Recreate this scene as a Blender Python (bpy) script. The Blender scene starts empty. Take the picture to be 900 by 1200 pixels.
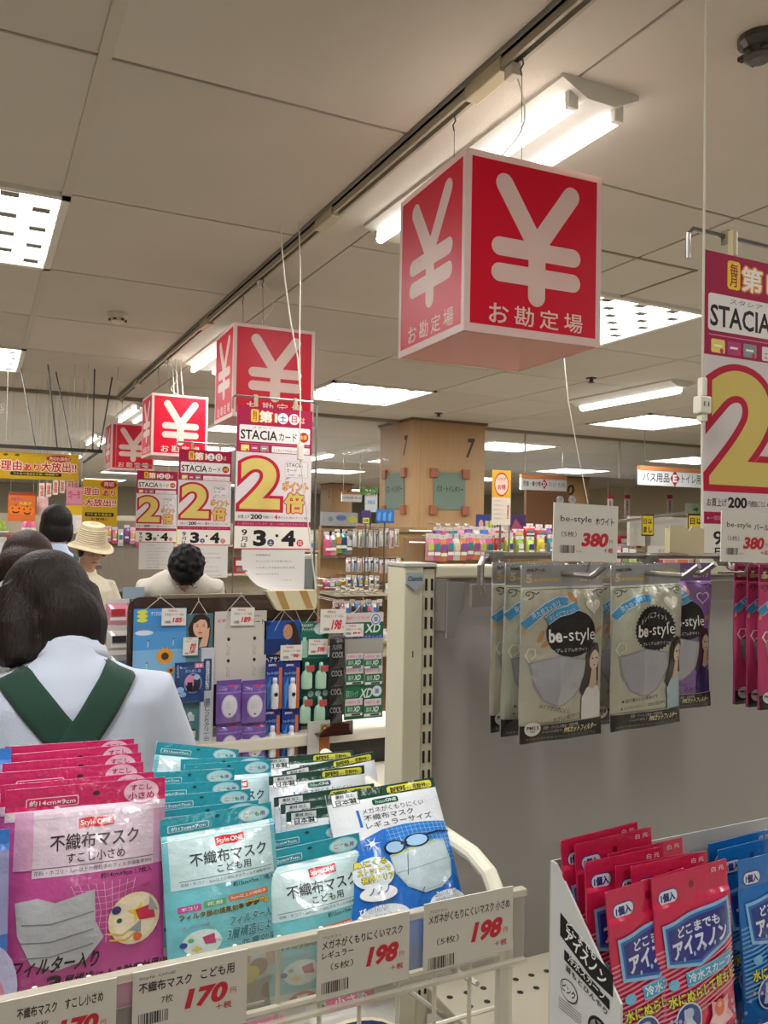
import bpy, bmesh, math, random
import numpy as np
from mathutils import Vector, Matrix, noise
from mathutils.bvhtree import BVHTree
PI = math.pi
rnd = random.Random(7)
S = bpy.context.scene
COL = S.collection
# ---------------------------------------------------------------- camera
FPX, CAMH = 970.0, 1.40
_t, _p, _r = math.radians(26.2), math.radians(1.217), .018
CF = np.array([math.sin(_t)*math.cos(_p), math.cos(_t)*math.cos(_p), math.sin(_p)])
_R = np.array([math.cos(_t), -math.sin(_t), 0.]); _U = np.cross(_R, CF)
CR = _R*math.cos(_r) + _U*math.sin(_r); CU = np.cross(CR, CF)
cd = bpy.data.cameras.new('camera'); cam = bpy.data.objects.new('camera', cd); COL.objects.link(cam)
cd.sensor_fit = 'HORIZONTAL'; cd.sensor_width = 36; cd.lens = FPX*36/900; cd.clip_start = .02; cd.clip_end = 200
cam.matrix_world = Matrix(((CR[0], CU[0], -CF[0], 0), (CR[1], CU[1], -CF[1], 0), (CR[2], CU[2], -CF[2], CAMH), (0, 0, 0, 1)))
S.camera = cam
# ---------------------------------------------------------------- world, exposure
S.view_settings.view_transform = 'Standard'; S.view_settings.look = 'None'
S.view_settings.gamma = 1; S.view_settings.exposure = 0.0; S.view_settings.use_curve_mapping = False
w = bpy.data.worlds.new('world'); S.world = w; w.use_nodes = True
w.node_tree.nodes['Background'].inputs[0].default_value = (.55, .56, .6, 1)
w.node_tree.nodes['Background'].inputs[1].default_value = .3
CEIL = 2.60
LAMP_COL = (1.0, .985, .965)
TROFFER_W = 34.0      # area lamp watts in each louvred troffer
STRIP_W = 26.0        # watts in each batten lamp
EMIT = 5.0            # radiance of the glowing diffusers and tubes

def at(px, py, y=None, x=None, z=None, d=None):
    """where the ray of a photograph pixel meets a plane of the shop"""
    v = CF + (px-450)/FPX*CR - (py-600)/FPX*CU
    if y is not None: t = y/v[1]
    elif x is not None: t = x/v[0]
    elif z is not None: t = (z-CAMH)/v[2]
    else: t = d
    return np.array([0, 0, CAMH]) + t*v

# ---------------------------------------------------------------- colours and materials
def lin(c):
    if isinstance(c, str):
        c = c.lstrip('#'); c = [int(c[i:i+2], 16)/255 for i in (0, 2, 4)]
    return tuple((v/12.92 if v <= .04045 else ((v+.055)/1.055)**2.4) for v in c[:3])
MATS = {}
def mat(name, rough=.6, metal=0., spec=.5, bump=0., bscale=60., var=0., vscale=8., trans=0., alpha=1., coat=0., sheen=0., transl=0., wave=None, stretch=None):
    m = bpy.data.materials.new(name); m.use_nodes = True; nt = m.node_tree; N = nt.nodes; L = nt.links
    b = N['Principled BSDF']; at_ = N.new('ShaderNodeVertexColor'); at_.layer_name = 'Col'
    colr = at_.outputs[0]
    tc = N.new('ShaderNodeTexCoord'); vec = tc.outputs['Object']
    if stretch:
        mp = N.new('ShaderNodeMapping'); mp.inputs['Scale'].default_value = stretch; L.new(vec, mp.inputs[0]); vec = mp.outputs[0]
    if var:
        nz = N.new('ShaderNodeTexNoise'); nz.inputs['Scale'].default_value = vscale; nz.inputs['Detail'].default_value = 5
        L.new(vec, nz.inputs['Vector'])
        mr = N.new('ShaderNodeMapRange'); mr.inputs[1].default_value = .3; mr.inputs[2].default_value = .7
        mr.inputs[3].default_value = 1-var; mr.inputs[4].default_value = 1+var*.4; L.new(nz.outputs[0], mr.inputs[0])
        mx = N.new('ShaderNodeVectorMath'); mx.operation = 'SCALE'; L.new(colr, mx.inputs[0]); L.new(mr.outputs[0], mx.inputs['Scale']); colr = mx.outputs[0]
    L.new(colr, b.inputs['Base Color'])
    b.inputs['Roughness'].default_value = rough; b.inputs['Metallic'].default_value = metal
    b.inputs['Specular IOR Level'].default_value = spec; b.inputs['Alpha'].default_value = alpha
    b.inputs['Transmission Weight'].default_value = trans; b.inputs['Coat Weight'].default_value = coat
    b.inputs['Sheen Weight'].default_value = sheen
    if bump:
        if wave:
            nz = N.new('ShaderNodeTexWave'); nz.inputs['Scale'].default_value = wave; nz.inputs['Distortion'].default_value = 3
            nz.inputs['Detail'].default_value = 2; out = nz.outputs['Fac']
        else:
            nz = N.new('ShaderNodeTexNoise'); nz.inputs['Scale'].default_value = bscale; nz.inputs['Detail'].default_value = 4; out = nz.outputs[0]
        L.new(vec, nz.inputs['Vector'])
        bp = N.new('ShaderNodeBump'); bp.inputs['Strength'].default_value = bump; bp.inputs['Distance'].default_value = .004
        L.new(out, bp.inputs['Height']); L.new(bp.outputs[0], b.inputs['Normal'])
    if transl:
        tr = N.new('ShaderNodeBsdfTranslucent'); L.new(colr, tr.inputs[0]); ms = N.new('ShaderNodeMixShader'); ms.inputs[0].default_value = transl
        L.new(b.outputs[0], ms.inputs[1]); L.new(tr.outputs[0], ms.inputs[2]); L.new(ms.outputs[0], N['Material Output'].inputs[0])
    MATS[name] = m; return m
mat('paper', .75, spec=.3); mat('card', .55, spec=.4)
mat('plastic', .35); mat('matte_plastic', .6)
mat('film', .2, spec=.6, bump=.6, bscale=42, coat=.6); mat('foil', .26, metal=.4, bump=.75, bscale=34, coat=.4)
mat('enamel', .38, var=.05); mat('panel_paint', .55, var=.04, vscale=3, bump=.08, bscale=900)
mat('steel', .3, metal=.9, var=.1, vscale=30); mat('chrome', .15, metal=1.)
mat('tile', .9, spec=.2, bump=.35, bscale=420, var=.035, vscale=2.5); mat('floor', .3, var=.05)
mat('cotton', .85, sheen=.3, bump=.25, bscale=500, var=.04); mat('twill', .85, sheen=.1, bump=.3, bscale=800)
mat('hair', .62, spec=.22, bump=.9, bscale=55, var=.35, vscale=60, stretch=(3, 3, .35))
mat('skin', .55, var=.05, vscale=30); mat('straw', .8, bump=.5, bscale=300, var=.1, vscale=60)
mat('wood', .5, bump=.1, bscale=90, var=.08, vscale=6, stretch=(6, 6, .6))
mat('acrylic', .38, spec=.25, transl=.42); mat('cord', .5)
mat('smoked', .08, alpha=.72); mat('clear', .05, alpha=.14); mat('clear_film', .1, alpha=.3); mat('frosted', .2, alpha=.55)
mat('glass_curtain', .03, alpha=.10)
def emis(name, s, col=LAMP_COL):
    m = bpy.data.materials.new(name); m.use_nodes = True; b = m.node_tree.nodes['Principled BSDF']
    b.inputs['Emission Color'].default_value = (*col, 1); b.inputs['Emission Strength'].default_value = s
    b.inputs['Base Color'].default_value = (.8, .8, .8, 1); MATS[name] = m
emis('glow', EMIT); emis('glow_far', EMIT*.8); emis('sign_glow', .75, (1, 1, 1))

# ---------------------------------------------------------------- glyphs
_G = {}
def glyphs(s, bold=0., vertical=False):
    k = (s, round(bold, 3), vertical)
    if k in _G: return _G[k]
    if bold > 0 and any(ord(ch) > 0x4dff and ch != '一' for ch in s):    # dense kanji: thicken by shifted copies
        v, f, mn, mx_ = glyphs(s, 0., vertical); V = []; F = []
        n = 4 if bold < .045 else 8
        for i in range(n):
            a = (i+.5)*2*PI/n; b = len(v)*i; V.append(np.column_stack([v[:, :2]+np.array([math.cos(a), math.sin(a)])*bold*(.8 if n == 4 else 1.), np.full(len(v), .85*i/n)])); F += [tuple(j+b for j in q) for q in f]
        V = np.concatenate(V); _G[k] = (V, F, V[:, :2].min(0), V[:, :2].max(0)); return _G[k]
    c = bpy.data.curves.new('glyph', 'FONT'); c.body = '\n'.join(s) if vertical else s
    c.resolution_u = 8 if (len(s) < 4 and s.isascii()) else 2; c.offset = bold
    if vertical: c.align_x = 'CENTER'; c.space_line = .82
    o = bpy.data.objects.new('glyph', c); me = o.to_mesh()
    n = len(me.vertices); v = np.zeros(n*3); me.vertices.foreach_get('co', v); v = v.reshape(-1, 3)[:, :2].copy()
    f = [tuple(p.vertices) for p in me.polygons]
    o.to_mesh_clear(); bpy.data.objects.remove(o); bpy.data.curves.remove(c)
    if n == 0: v = np.zeros((1, 2)); f = []
    mn, mx_ = v.min(0), v.max(0); _G[k] = (v, f, mn, mx_)
    return _G[k]

# ---------------------------------------------------------------- mesh builder (colour per face)
def link_mesh(name, V, F, C, m, parent=None, smooth=False, loc=None):
    me = bpy.data.meshes.new(name); me.from_pydata([tuple(map(float, v)) for v in V], [], F)
    ca = me.color_attributes.new('Col', 'FLOAT_COLOR', 'CORNER')
    nl = len(me.loops); arr = np.ones((nl, 4), np.float32)
    tot = np.zeros(len(me.polygons), np.int32); me.polygons.foreach_get('loop_total', tot)
    Cn = np.array([lin(c) if isinstance(c, str) else c for c in C], np.float32).reshape(-1, 3)
    arr[:, :3] = np.repeat(Cn, tot, axis=0); ca.data.foreach_set('color', arr.ravel())
    if smooth: me.polygons.foreach_set('use_smooth', np.ones(len(me.polygons), bool))
    me.materials.append(MATS[m] if isinstance(m, str) else m)
    o = bpy.data.objects.new(name, me); COL.objects.link(o)
    if parent: o.parent = parent
    if loc is not None: o.location = tuple(map(float, loc))
    return o
class MB:
    def __init__(s): s.V = []; s.F = []; s.C = []
    def add(s, V, F, c):
        b = len(s.V); s.V += [tuple(v) for v in V]; s.F += [tuple(i+b for i in f) for f in F]; s.C += [c]*len(F); return s
    def box(s, x0, y0, z0, x1, y1, z1, c, bev=0.):
        if bev <= 0:
            V = [(x, y, z) for x in (x0, x1) for y in (y0, y1) for z in (z0, z1)]
            return s.add(V, [(0, 1, 3, 2), (4, 6, 7, 5), (0, 4, 5, 1), (2, 3, 7, 6), (0, 2, 6, 4), (1, 5, 7, 3)], c)
        bm = bmesh.new(); bmesh.ops.create_cube(bm, size=1)
        for v in bm.verts: v.co = Vector(((x0+x1)/2+v.co.x*(x1-x0), (y0+y1)/2+v.co.y*(y1-y0), (z0+z1)/2+v.co.z*(z1-z0)))
        bmesh.ops.bevel(bm, geom=bm.edges[:], offset=bev, segments=2, affect='EDGES', profile=.6)
        bm.verts.index_update(); s.add([v.co[:] for v in bm.verts], [tuple(v.index for v in f.verts) for f in bm.faces], c); bm.free(); return s
    def ring(s, rings, c, cap=True, closed=True):
        n = len(rings[0]); V = [p for r in rings for p in r]; F = []
        for i in range(len(rings)-1):
            for j in range(n if closed else n-1):
                a, b_ = i*n+j, i*n+(j+1) % n; F.append((a, b_, b_+n, a+n))
        if cap: F.append(tuple(range(n))[::-1]); F.append(tuple((len(rings)-1)*n+j for j in range(n)))
        return s.add(V, F, c)
    def tube(s, pts, r, c, n=8, cap=True):
        P = [Vector(p) for p in pts]; R = r if isinstance(r, (list, tuple)) else [r]*len(P); rings = []; up = None
        for i, p in enumerate(P):
            t = (P[min(i+1, len(P)-1)]-P[max(i-1, 0)]); t = t.normalized() if t.length > 1e-9 else Vector((0, 0, 1))
            if up is None: up = Vector((0, 0, 1)) if abs(t.z) < .9 else Vector((1, 0, 0))
            a = t.cross(up).normalized(); b_ = a.cross(t).normalized(); up = b_
            rings.append([p+(a*math.cos(k*2*PI/n)+b_*math.sin(k*2*PI/n))*R[i] for k in range(n)])
        return s.ring(rings, c, cap)
    def lathe(s, prof, c, n=16, o=(0, 0, 0)):
        return s.ring([[(o[0]+r*math.cos(k*2*PI/n), o[1]+r*math.sin(k*2*PI/n), o[2]+z) for k in range(n)] for r, z in prof], c)
    def ell(s, o, r, c, n=14, m=9, rot=None):
        R = rot or Matrix.Identity(3); rings = []
        for i in range(m+1):
            a = PI*i/m*.998+.003; rings.append([Vector(o)+R@Vector((r[0]*math.sin(a)*math.cos(k*2*PI/n), r[1]*math.sin(a)*math.sin(k*2*PI/n), -r[2]*math.cos(a))) for k in range(n)])
        return s.ring(rings, c)
    def prism(s, poly, y0, y1, c):
        """poly in (x,z), extruded along y"""
        n = len(poly); V = [(p[0], y0, p[1]) for p in poly]+[(p[0], y1, p[1]) for p in poly]
        return s.add(V, [tuple(range(n)), tuple(range(2*n-1, n-1, -1))]+[(i, i+n, (i+1) % n+n, (i+1) % n) for i in range(n)], c)
    def sheet(s, fn, nu, nv, c, t=0.):
        V = [fn(i/nu, j/nv) for j in range(nv+1) for i in range(nu+1)]
        F = [(j*(nu+1)+i, j*(nu+1)+i+1, (j+1)*(nu+1)+i+1, (j+1)*(nu+1)+i) for j in range(nv) for i in range(nu)]
        return s.add(V, F, c)
    def build(s, name, m, parent=None, smooth=False, loc=None):
        return link_mesh(name, s.V, s.F, s.C, m, parent, smooth, loc)

# ---------------------------------------------------------------- flat print on cards, packs and posters
def rrect(x0, y0, x1, y1, r, n=5):
    P = []
    for cx, cy, a0 in ((x1-r, y0+r, -PI/2), (x1-r, y1-r, 0), (x0+r, y1-r, PI/2), (x0+r, y0+r, PI)):
        P += [(cx+r*math.cos(a0+k*PI/2/n), cy+r*math.sin(a0+k*PI/2/n)) for k in range(n+1)]
    return P
class Pr:
    """a printed face: units U across, x right, y down; the face looks along -Y, its top centre is the origin"""
    def __init__(s, W, U=100., dz=.00012, warp=None, maxlen=None, ky=1.):
        s.k = W/U; s.ky = ky; s.U = U; s.dz = dz; s.warp = warp; s.ml = maxlen; s.V = []; s.F = []; s.C = []; s.L = []
    def _lay(s, v):
        x0, y0 = v.min(0); x1, y1 = v.max(0); l = 1
        for (a, b, c, d, q) in s.L:
            if a < x1 and c > x0 and b < y1 and d > y0: l = max(l, q+1)
        s.L.append((x0, y0, x1, y1, l)); return l
    def raw(s, v, F, c, lay=None, zo=None):
        v = np.asarray(v, float); l = lay if lay is not None else s._lay(v)
        b = len(s.V)
        X = (v[:, 0]-s.U/2)*s.k; Z = -v[:, 1]*s.k*s.ky
        if s.ml:
            F = [t for f in F for t in ([f] if len(f) == 3 else [(f[0], f[i], f[i+1]) for i in range(1, len(f)-1)])]
            for _ in range(6):
                big = max((max(math.hypot(X[a]-X[b_], Z[a]-Z[b_]) for a, b_ in ((f[0], f[1]), (f[1], f[2]), (f[2], f[0]))) for f in F), default=0)
                if big < s.ml or len(F) > 4000: break
                mid = {}; X = list(X); Z = list(Z); F2 = []
                def md(a, b_):
                    k = (min(a, b_), max(a, b_))
                    if k not in mid: mid[k] = len(X); X.append((X[a]+X[b_])/2); Z.append((Z[a]+Z[b_])/2)
                    return mid[k]
                for a, b_, c_ in F:
                    p, q, r = md(a, b_), md(b_, c_), md(c_, a); F2 += [(a, p, r), (p, b_, q), (r, q, c_), (p, q, r)]
                F = F2
        nz_ = len(zo) if zo is not None else 0
        for i, (x, z) in enumerate(zip(X, Z)): s.V.append((x, -(l+.1+(zo[i] if i < nz_ else 0))*s.dz+(s.warp(x, z) if s.warp else 0), z))
        for f in F: s.F.append(tuple(i+b for i in f)); s.C.append(c)
        return s
    def poly(s, P, c, lay=None):
        # orientation: y is down, so flip to face -Y
        a = sum(P[i][0]*P[(i+1) % len(P)][1]-P[(i+1) % len(P)][0]*P[i][1] for i in range(len(P)))
        P = list(P) if a < 0 else list(P)[::-1]
        if s.ml and len(P) > 4:
            cx = sum(p[0] for p in P)/len(P); cy = sum(p[1] for p in P)/len(P); n = len(P)
            return s.raw(P+[(cx, cy)], [(i, (i+1) % n, n) for i in range(n)], c, lay)
        return s.raw(P, [tuple(range(len(P)))], c, lay)
    def rect(s, x0, y0, x1, y1, c, lay=None):
        if s.ml:
            nx = max(1, int(abs(x1-x0)*s.k/s.ml+.99)); ny = max(1, int(abs(y1-y0)*s.k/s.ml+.99))
            v = [(x0+(x1-x0)*i/nx, y0+(y1-y0)*j/ny) for j in range(ny+1) for i in range(nx+1)]
            F = []
            for j in range(ny):
                for i in range(nx):
                    a = j*(nx+1)+i; F.append((a, a+nx+1, a+nx+2, a+1))
            ml = s.ml; s.ml = None; s.raw(v, F, c, lay); s.ml = ml; return s
        return s.poly([(x0, y0), (x1, y0), (x1, y1), (x0, y1)], c, lay)
    def rr(s, x0, y0, x1, y1, r, c, edge=None, ew=1.):
        if edge: s.poly(rrect(x0, y0, x1, y1, r), edge); return s.poly(rrect(x0+ew, y0+ew, x1-ew, y1-ew, max(.01, r-ew)), c)
        return s.poly(rrect(x0, y0, x1, y1, r), c)
    def ell(s, cx, cy, rx, ry, c, n=24, a0=0, rot=0.):
        P = []
        for i in range(n):
            x, y = rx*math.cos(i*2*PI/n), ry*math.sin(i*2*PI/n)
            P.append((cx+x*math.cos(rot)-y*math.sin(rot), cy+x*math.sin(rot)+y*math.cos(rot)))
        return s.poly(P, c)
    def star(s, cx, cy, r0, r1, n, c, rot=0.):
        return s.poly([(cx+(r0 if i % 2 else r1)*math.cos(rot+i*PI/n), cy+(r0 if i % 2 else r1)*math.sin(rot+i*PI/n)) for i in range(2*n)], c)
    def line(s, pts, w_, c):
        pts = [np.array(p, float) for p in pts]; A = []; B = []
        for i, p in enumerate(pts):
            t = pts[min(i+1, len(pts)-1)]-pts[max(i-1, 0)]; t = t/(np.linalg.norm(t)+1e-9); nrm = np.array([-t[1], t[0]])*w_/2
            A.append(p+nrm); B.append(p-nrm)
        n = len(pts); v = np.array(A+B); F = [(i, i+1, n+i+1, n+i) for i in range(n-1)]
        return s.raw(v, F, c)
    def cap(s, x0, y0, x1, y1, w_, c):
        a = math.atan2(y1-y0, x1-x0); r = w_/2
        P = [(x1+r*math.cos(a-PI/2+k*PI/8), y1+r*math.sin(a-PI/2+k*PI/8)) for k in range(9)]
        P += [(x0+r*math.cos(a+PI/2+k*PI/8), y0+r*math.sin(a+PI/2+k*PI/8)) for k in range(9)]
        return s.poly(P, c)
    def text(s, t, x0, y0, x1, y1, c, bold=0., rot=0., shear=0., out=None, ow=.03, vertical=False, fit=True, arc=None):
        for oc, ob in ([(out, bold+ow)] if out else [])+[(c, bold)]:
            v, F, mn, mx_ = glyphs(t, ob, vertical); _, _, m0, m1 = glyphs(t, bold, vertical)
            sz = np.maximum(m1-m0, 1e-6); u = (v[:, :2]-m0)/sz; zo = v[:, 2] if v.shape[1] > 2 else None
            X = x0+u[:, 0]*(x1-x0); Y = y1-u[:, 1]*(y1-y0)
            if shear: X = X+shear*((y0+y1)/2-Y)
            if arc: Y = Y+arc*(((X-(x0+x1)/2)/((x1-x0)/2))**2)
            if rot:
                cx, cy = (x0+x1)/2, (y0+y1)/2; dx, dy = X-cx, Y-cy
                X, Y = cx+dx*math.cos(rot)-dy*math.sin(rot), cy+dx*math.sin(rot)+dy*math.cos(rot)
            s.raw(np.stack([X, Y], 1), F, oc, zo=zo)
        return s
    def bars(s, x0, y0, x1, y1, c, n=18, seed=1):
        q = random.Random(seed); x = x0
        while x < x1:
            w_ = (x1-x0)/n*q.choice((.4, .7, 1.1)); s.rect(x, y0, min(x+w_, x1), y1, c); x += w_+(x1-x0)/n*q.choice((.4, .6, 1.))
        return s
    def fine(s, x0, y0, x1, y1, c, t='これは商品のご案内です、ご利用ください'):
        return s.text(t, x0, y0, x1, y1, c)
    def build(s, name, m, parent=None, loc=None):
        return link_mesh(name, s.V, s.F, s.C, m, parent, False, loc)

# ---------------------------------------------------------------- things
def props(o, label=None, cat=None, group=None, kind=None):
    if label: o['label'] = label
    if cat: o['category'] = cat
    if group: o['group'] = group
    if kind: o['kind'] = kind
    return o
def thing(name, label, cat, loc=(0, 0, 0), rotz=0., group=None, rot=None):
    o = bpy.data.objects.new(name, None); COL.objects.link(o); o.location = tuple(map(float, loc))
    o.rotation_euler = rot if rot else (0, 0, rotz); o.empty_display_size = .05
    return props(o, label, cat, group)
def dup(root, loc, label, rot=None, group=None, scale=None):
    def cp(o, par):
        c = o.copy(); COL.objects.link(c); c.parent = par
        for ch in list(o.children): cp(ch, c)
        return c
    r = cp(root, None); r.location = tuple(map(float, loc)); r['label'] = label
    if rot is not None: r.rotation_euler = rot
    if group: r['group'] = group
    if scale: r.scale = scale
    return r
ORD = ['first', 'second', 'third', 'fourth', 'fifth', 'sixth', 'seventh', 'eighth', 'ninth', 'tenth', 'eleventh', 'twelfth']
def struct(o, label=None):
    o['kind'] = 'structure'
    if label: o['label'] = label
    return o
# ================================================================ room shell
XW0, XW1, YW0, YW1 = -7.0, 15.0, -4.5, 27.0
fl = MB(); fl.box(XW0, YW0, -.1, XW1, YW1, 0, '#aea89c'); struct(fl.build('floor', 'floor'))
# painted slab above the tiles, then real tiles with recessed joints
TX = [.275+i*.99 for i in range(-4, 0)]+[.275]
xs = [-3.60, -2.63, -1.66, -.70, .265, 1.144, 1.39, 2.55, 3.52, 4.30, 5.10, 5.95, 6.92, 7.75, 8.6]
ys = [-.7+.99*i for i in range(0, 10)]
ys = [3.20+.99*i for i in range(-4, 6)]          # boundaries 3.20, 4.19 ...
sl = MB(); sl.box(XW0, YW0, CEIL+.02, XW1, YW1, CEIL+.12, '#57503f'); ceiling = struct(sl.build('ceiling', 'tile'))
troffers = [(i, j) for i in (-.70, 2.55, 5.95) for j in (.23, 3.20, 6.17)]  # the nearest row is out of view, added to brighten surfaces facing the camera
def istroffer(x, y): return any(abs(x-a) < .1 and abs(y-b) < .1 for a, b in troffers)
tilemesh = {}
TC = ['#c6beb0', '#c4bcae', '#c8c0b2', '#c2baac']
for a in range(len(xs)-1):
    for b in range(len(ys)-1):
        x0, x1, y0, y1 = xs[a], xs[a+1], ys[b], ys[b+1]
        if istroffer(x0, y0) or (x1-x0) < .3: continue
        k = (round(x1-x0, 3), round(y1-y0, 3), (a*3+b) % 4)
        g = .006
        if k not in tilemesh:
            m = MB(); m.box(g, g, -.004, k[0]-g, k[1]-g, .016, TC[k[2]], bev=.004)
            o = m.build('ceiling_tile', 'tile', ceiling, loc=(x0, y0, CEIL+.004)); tilemesh[k] = o.data
        else:
            o = bpy.data.objects.new('ceiling_tile', tilemesh[k]); COL.objects.link(o); o.parent = ceiling; o.location = (x0, y0, CEIL+.004)
# cover strips along the joints and the strip beside the track
m = MB()
for x in (xs[4], xs[2]): m.box(x-.017, YW0, CEIL-.004, x+.017, 8.0, CEIL+.005, '#c0b8a8')
m.build('joint_strip', 'tile', ceiling)
m = MB(); m.box(1.15, YW0, CEIL-.002, 1.385, 8.0, CEIL+.018, '#c6beb0'); m.build('joint_strip', 'tile', ceiling)
far = MB()
for i in range(13):
    x0 = XW0+i*1.7
    for j in range(11):
        y0 = 8.2+j*1.7
        far.box(x0+.008, y0+.008, CEIL, x0+1.692, y0+1.692, CEIL+.019, TC[(i+j*2) % 4])
o = far.build('ceiling_tile', 'tile', ceiling); o['kind'] = 'stuff'
far = MB()
for i in range(7):
    for j in range(3): far.box(xs[-1]+i*.95+.006, YW0+j*0+.1+j*2.6, CEIL, xs[-1]+(i+1)*.95-.006, YW0+.1+(j+1)*2.6-.01, CEIL+.019, TC[(i+j) % 4])
for i in range(4): far.box(XW0+i*.85, YW0, CEIL, XW0+(i+1)*.85-.01, 8., CEIL+.019, TC[i])
for a in range(len(xs)-1): far.box(xs[a]+.006, YW0, CEIL, xs[a+1]-.006, ys[0]-.006, CEIL+.019, TC[a % 4])
o = far.build('ceiling_tile', 'tile', ceiling); o['kind'] = 'stuff'
# access panel beside the big cube
m = MB(); 
for (a, b, c, d) in ((2.0, 2.72, 2.9, 2.735), (2.0, 3.3, 2.9, 3.315), (2.0, 2.72, 2.012, 3.315), (2.888, 2.72, 2.9, 3.315)): m.box(a, b, CEIL-.004, c, d, CEIL+.004, '#8d836f')
m.build('access_panel', 'tile', ceiling)
for nm, bx, c in (('wall_back', (XW0, YW1, 0, XW1, YW1+.1, CEIL+.1), '#ada390'), ('wall_front', (XW0, YW0-.1, 0, XW1, YW0, CEIL+.1), '#c4c1b9'),
                  ('wall_left', (XW0-.1, YW0, 0, XW0, YW1, CEIL+.1), '#b9b2a4'), ('wall_right', (XW1, YW0, 0, XW1+.1, YW1, CEIL+.1), '#b3a387')):
    m = MB(); m.box(*bx, c); struct(m.build(nm, 'panel_paint'))
# hanging smoke curtain of glass at y = 8.05
m = MB(); m.box(XW0+.02, 8.02, CEIL-.035, XW1-.02, 8.08, CEIL+.002, '#8b8270'); cur = struct(m.build('trim_1', 'enamel'))
m = MB(); m.box(XW0+.02, 8.045, CEIL-.50, XW1-.02, 8.051, CEIL-.035, '#b9c0c4'); g = m.build('pane', 'glass_curtain', cur)
m = MB()
for x in np.arange(-5.8, 14, 1.45): m.box(x, 8.04, CEIL-.5, x+.012, 8.056, CEIL-.03, '#8a8578')
m.build('pane_clip', 'enamel', cur)

# ---------------------------------------------------------------- lamps
def lamp(name, x, y, z, sx, sy, watts):
    l = bpy.data.lights.new(name, 'AREA'); l.shape = 'RECTANGLE'; l.size = sx; l.size_y = sy; l.energy = watts; l.color = LAMP_COL
    o = bpy.data.objects.new(name, l); COL.objects.link(o); o.location = (x, y, z); return o
def troffer(x0, y0, label, s=.99, parts=True):
    t = thing('ceiling_troffer', label, 'ceiling light', (x0+s/2, y0+s/2, CEIL), group='square recessed lights in the ceiling')
    m = MB(); h = s/2-.01
    for (a, b, c, d) in ((-h, -h, h, -h+.03), (-h, h-.03, h, h), (-h, -h, -h+.03, h), (h-.03, -h, h, h)): m.box(a, b, -.012, c, d, .01, '#d8d4c8')
    m.build('frame', 'enamel', t)
    m = MB(); m.box(-h+.03, -h+.03, .012, h-.03, h-.03, .02, '#ffffff'); m.build('diffuser', 'glow', t)
    if parts:
        m = MB(); n = 8; q = 2*(h-.03)/n
        for i in range(1, n): m.box(-h+.03+i*q-.006, -h+.03, -.006, -h+.03+i*q+.006, h-.03, .012, '#f4f4f0'); m.box(-h+.03, -h+.03+i*q-.006, -.006, h-.03, -h+.03+i*q+.006, .012, '#f4f4f0')
        m.build('louvre', 'glow', t)
        m = MB()
        for i in range(n):
            for j in range(n):
                if (i+j) % 2 == 0: m.box(-h+.03+i*q+.025, -h+.03+j*q+.035, -.002, -h+.03+i*q+.088, -h+.03+j*q+.082, .012, '#77746c')
        m.build('louvre_cell', 'matte_plastic', t)['kind'] = 'stuff'
    l = lamp('troffer_lamp', x0+s/2, y0+s/2, CEIL-.02, .85, .85, TROFFER_W*(1 if y0 > 1 else .72)); return t
tl = {(-.70, 3.20): 'square louvred ceiling light at the left edge, nearest of its row', (-.70, 6.17): 'square white ceiling light at the left edge, behind the louvred one',
      (2.55, 3.20): 'large square louvred ceiling light just right of the biggest red cube', (2.55, 6.17): 'bright square ceiling light left of the square pillar, in front of the glass curtain',
      (5.95, 3.20): 'square ceiling light hidden above the big point poster at right', (-.70, .23): 'unseen square fill light added above the photographer, left', (2.55, .23): 'unseen square fill light added above the photographer, right', (5.95, .23): 'unseen square fill light added above the photographer, far right', (5.95, 6.17): 'square ceiling light left of the big poster, behind the short lamp'}
for (a, b) in troffers: troffer(a, b, tl[(a, b)])
def batten(x, y, label, L=1.15, cover=True, watts=STRIP_W, far_=False):
    t = thing('batten_light', label, 'ceiling light', (x, y, CEIL), group='fluorescent batten lights')
    m = MB()
    prof = [(-.13, 0), (-.13, -.012), (-.045, -.05), (.045, -.05), (.13, -.012), (.13, 0)]
    m.prism([(p[0], p[1]) for p in prof], -L/2-.04, L/2+.04, '#d9d6cc'); m.build('housing', 'enamel', t)
    for s_ in (-1, 1):
        if far_ and s_ == 1: continue
        m = MB(); w_ = .06 if not far_ else .10
        m.tube([(s_*.078 if not far_ else 0, -L/2, -.062), (s_*.078 if not far_ else 0, L/2, -.062)], .018 if not far_ else .035, '#ffffff', 10); m.build('tube_lamp', 'glow', t)
    if not far_:
        for e in (-1, 1):
            for s_ in (-1, 1): m = MB(); m.box(s_*.078-.016, e*(L/2+.012)-.01, -.074, s_*.078+.016, e*(L/2+.012)+.01, -.02, '#d9d6cc', bev=.004); m.build('lamp_holder', 'plastic', t)
    lamp('batten_lamp', x, y, CEIL-.09, .2, L, watts); return t
bl = ['fluorescent twin tube light right behind the biggest red cube', 'twin tube light left of the second red cube', 'small lit tube light above the third red cube', 'tube light above the smallest red cube', 'farthest tube light in the left row']
for i, y in enumerate((2.33, 5.45, 8.9, 11.9, 15.2)): batten(1.47, y, bl[i])
bl = ['single lit tube light on the ceiling between the pillar and the big poster', 'lit tube light behind the glass curtain, right of the pillar', 'third tube light in the row right of the pillar']
for i, y in enumerate((5.35, 9.0, 12.4)): batten(4.9, y, bl[i], far_=True)
k = 0
for x in (-2.2, -5.2):
    for y in (9.0, 14.0): batten(x, y, 'small far tube light over the %s side of the left department' % ('near', 'far', 'outer near', 'outer far')[k], far_=True, watts=35); k += 1
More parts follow.
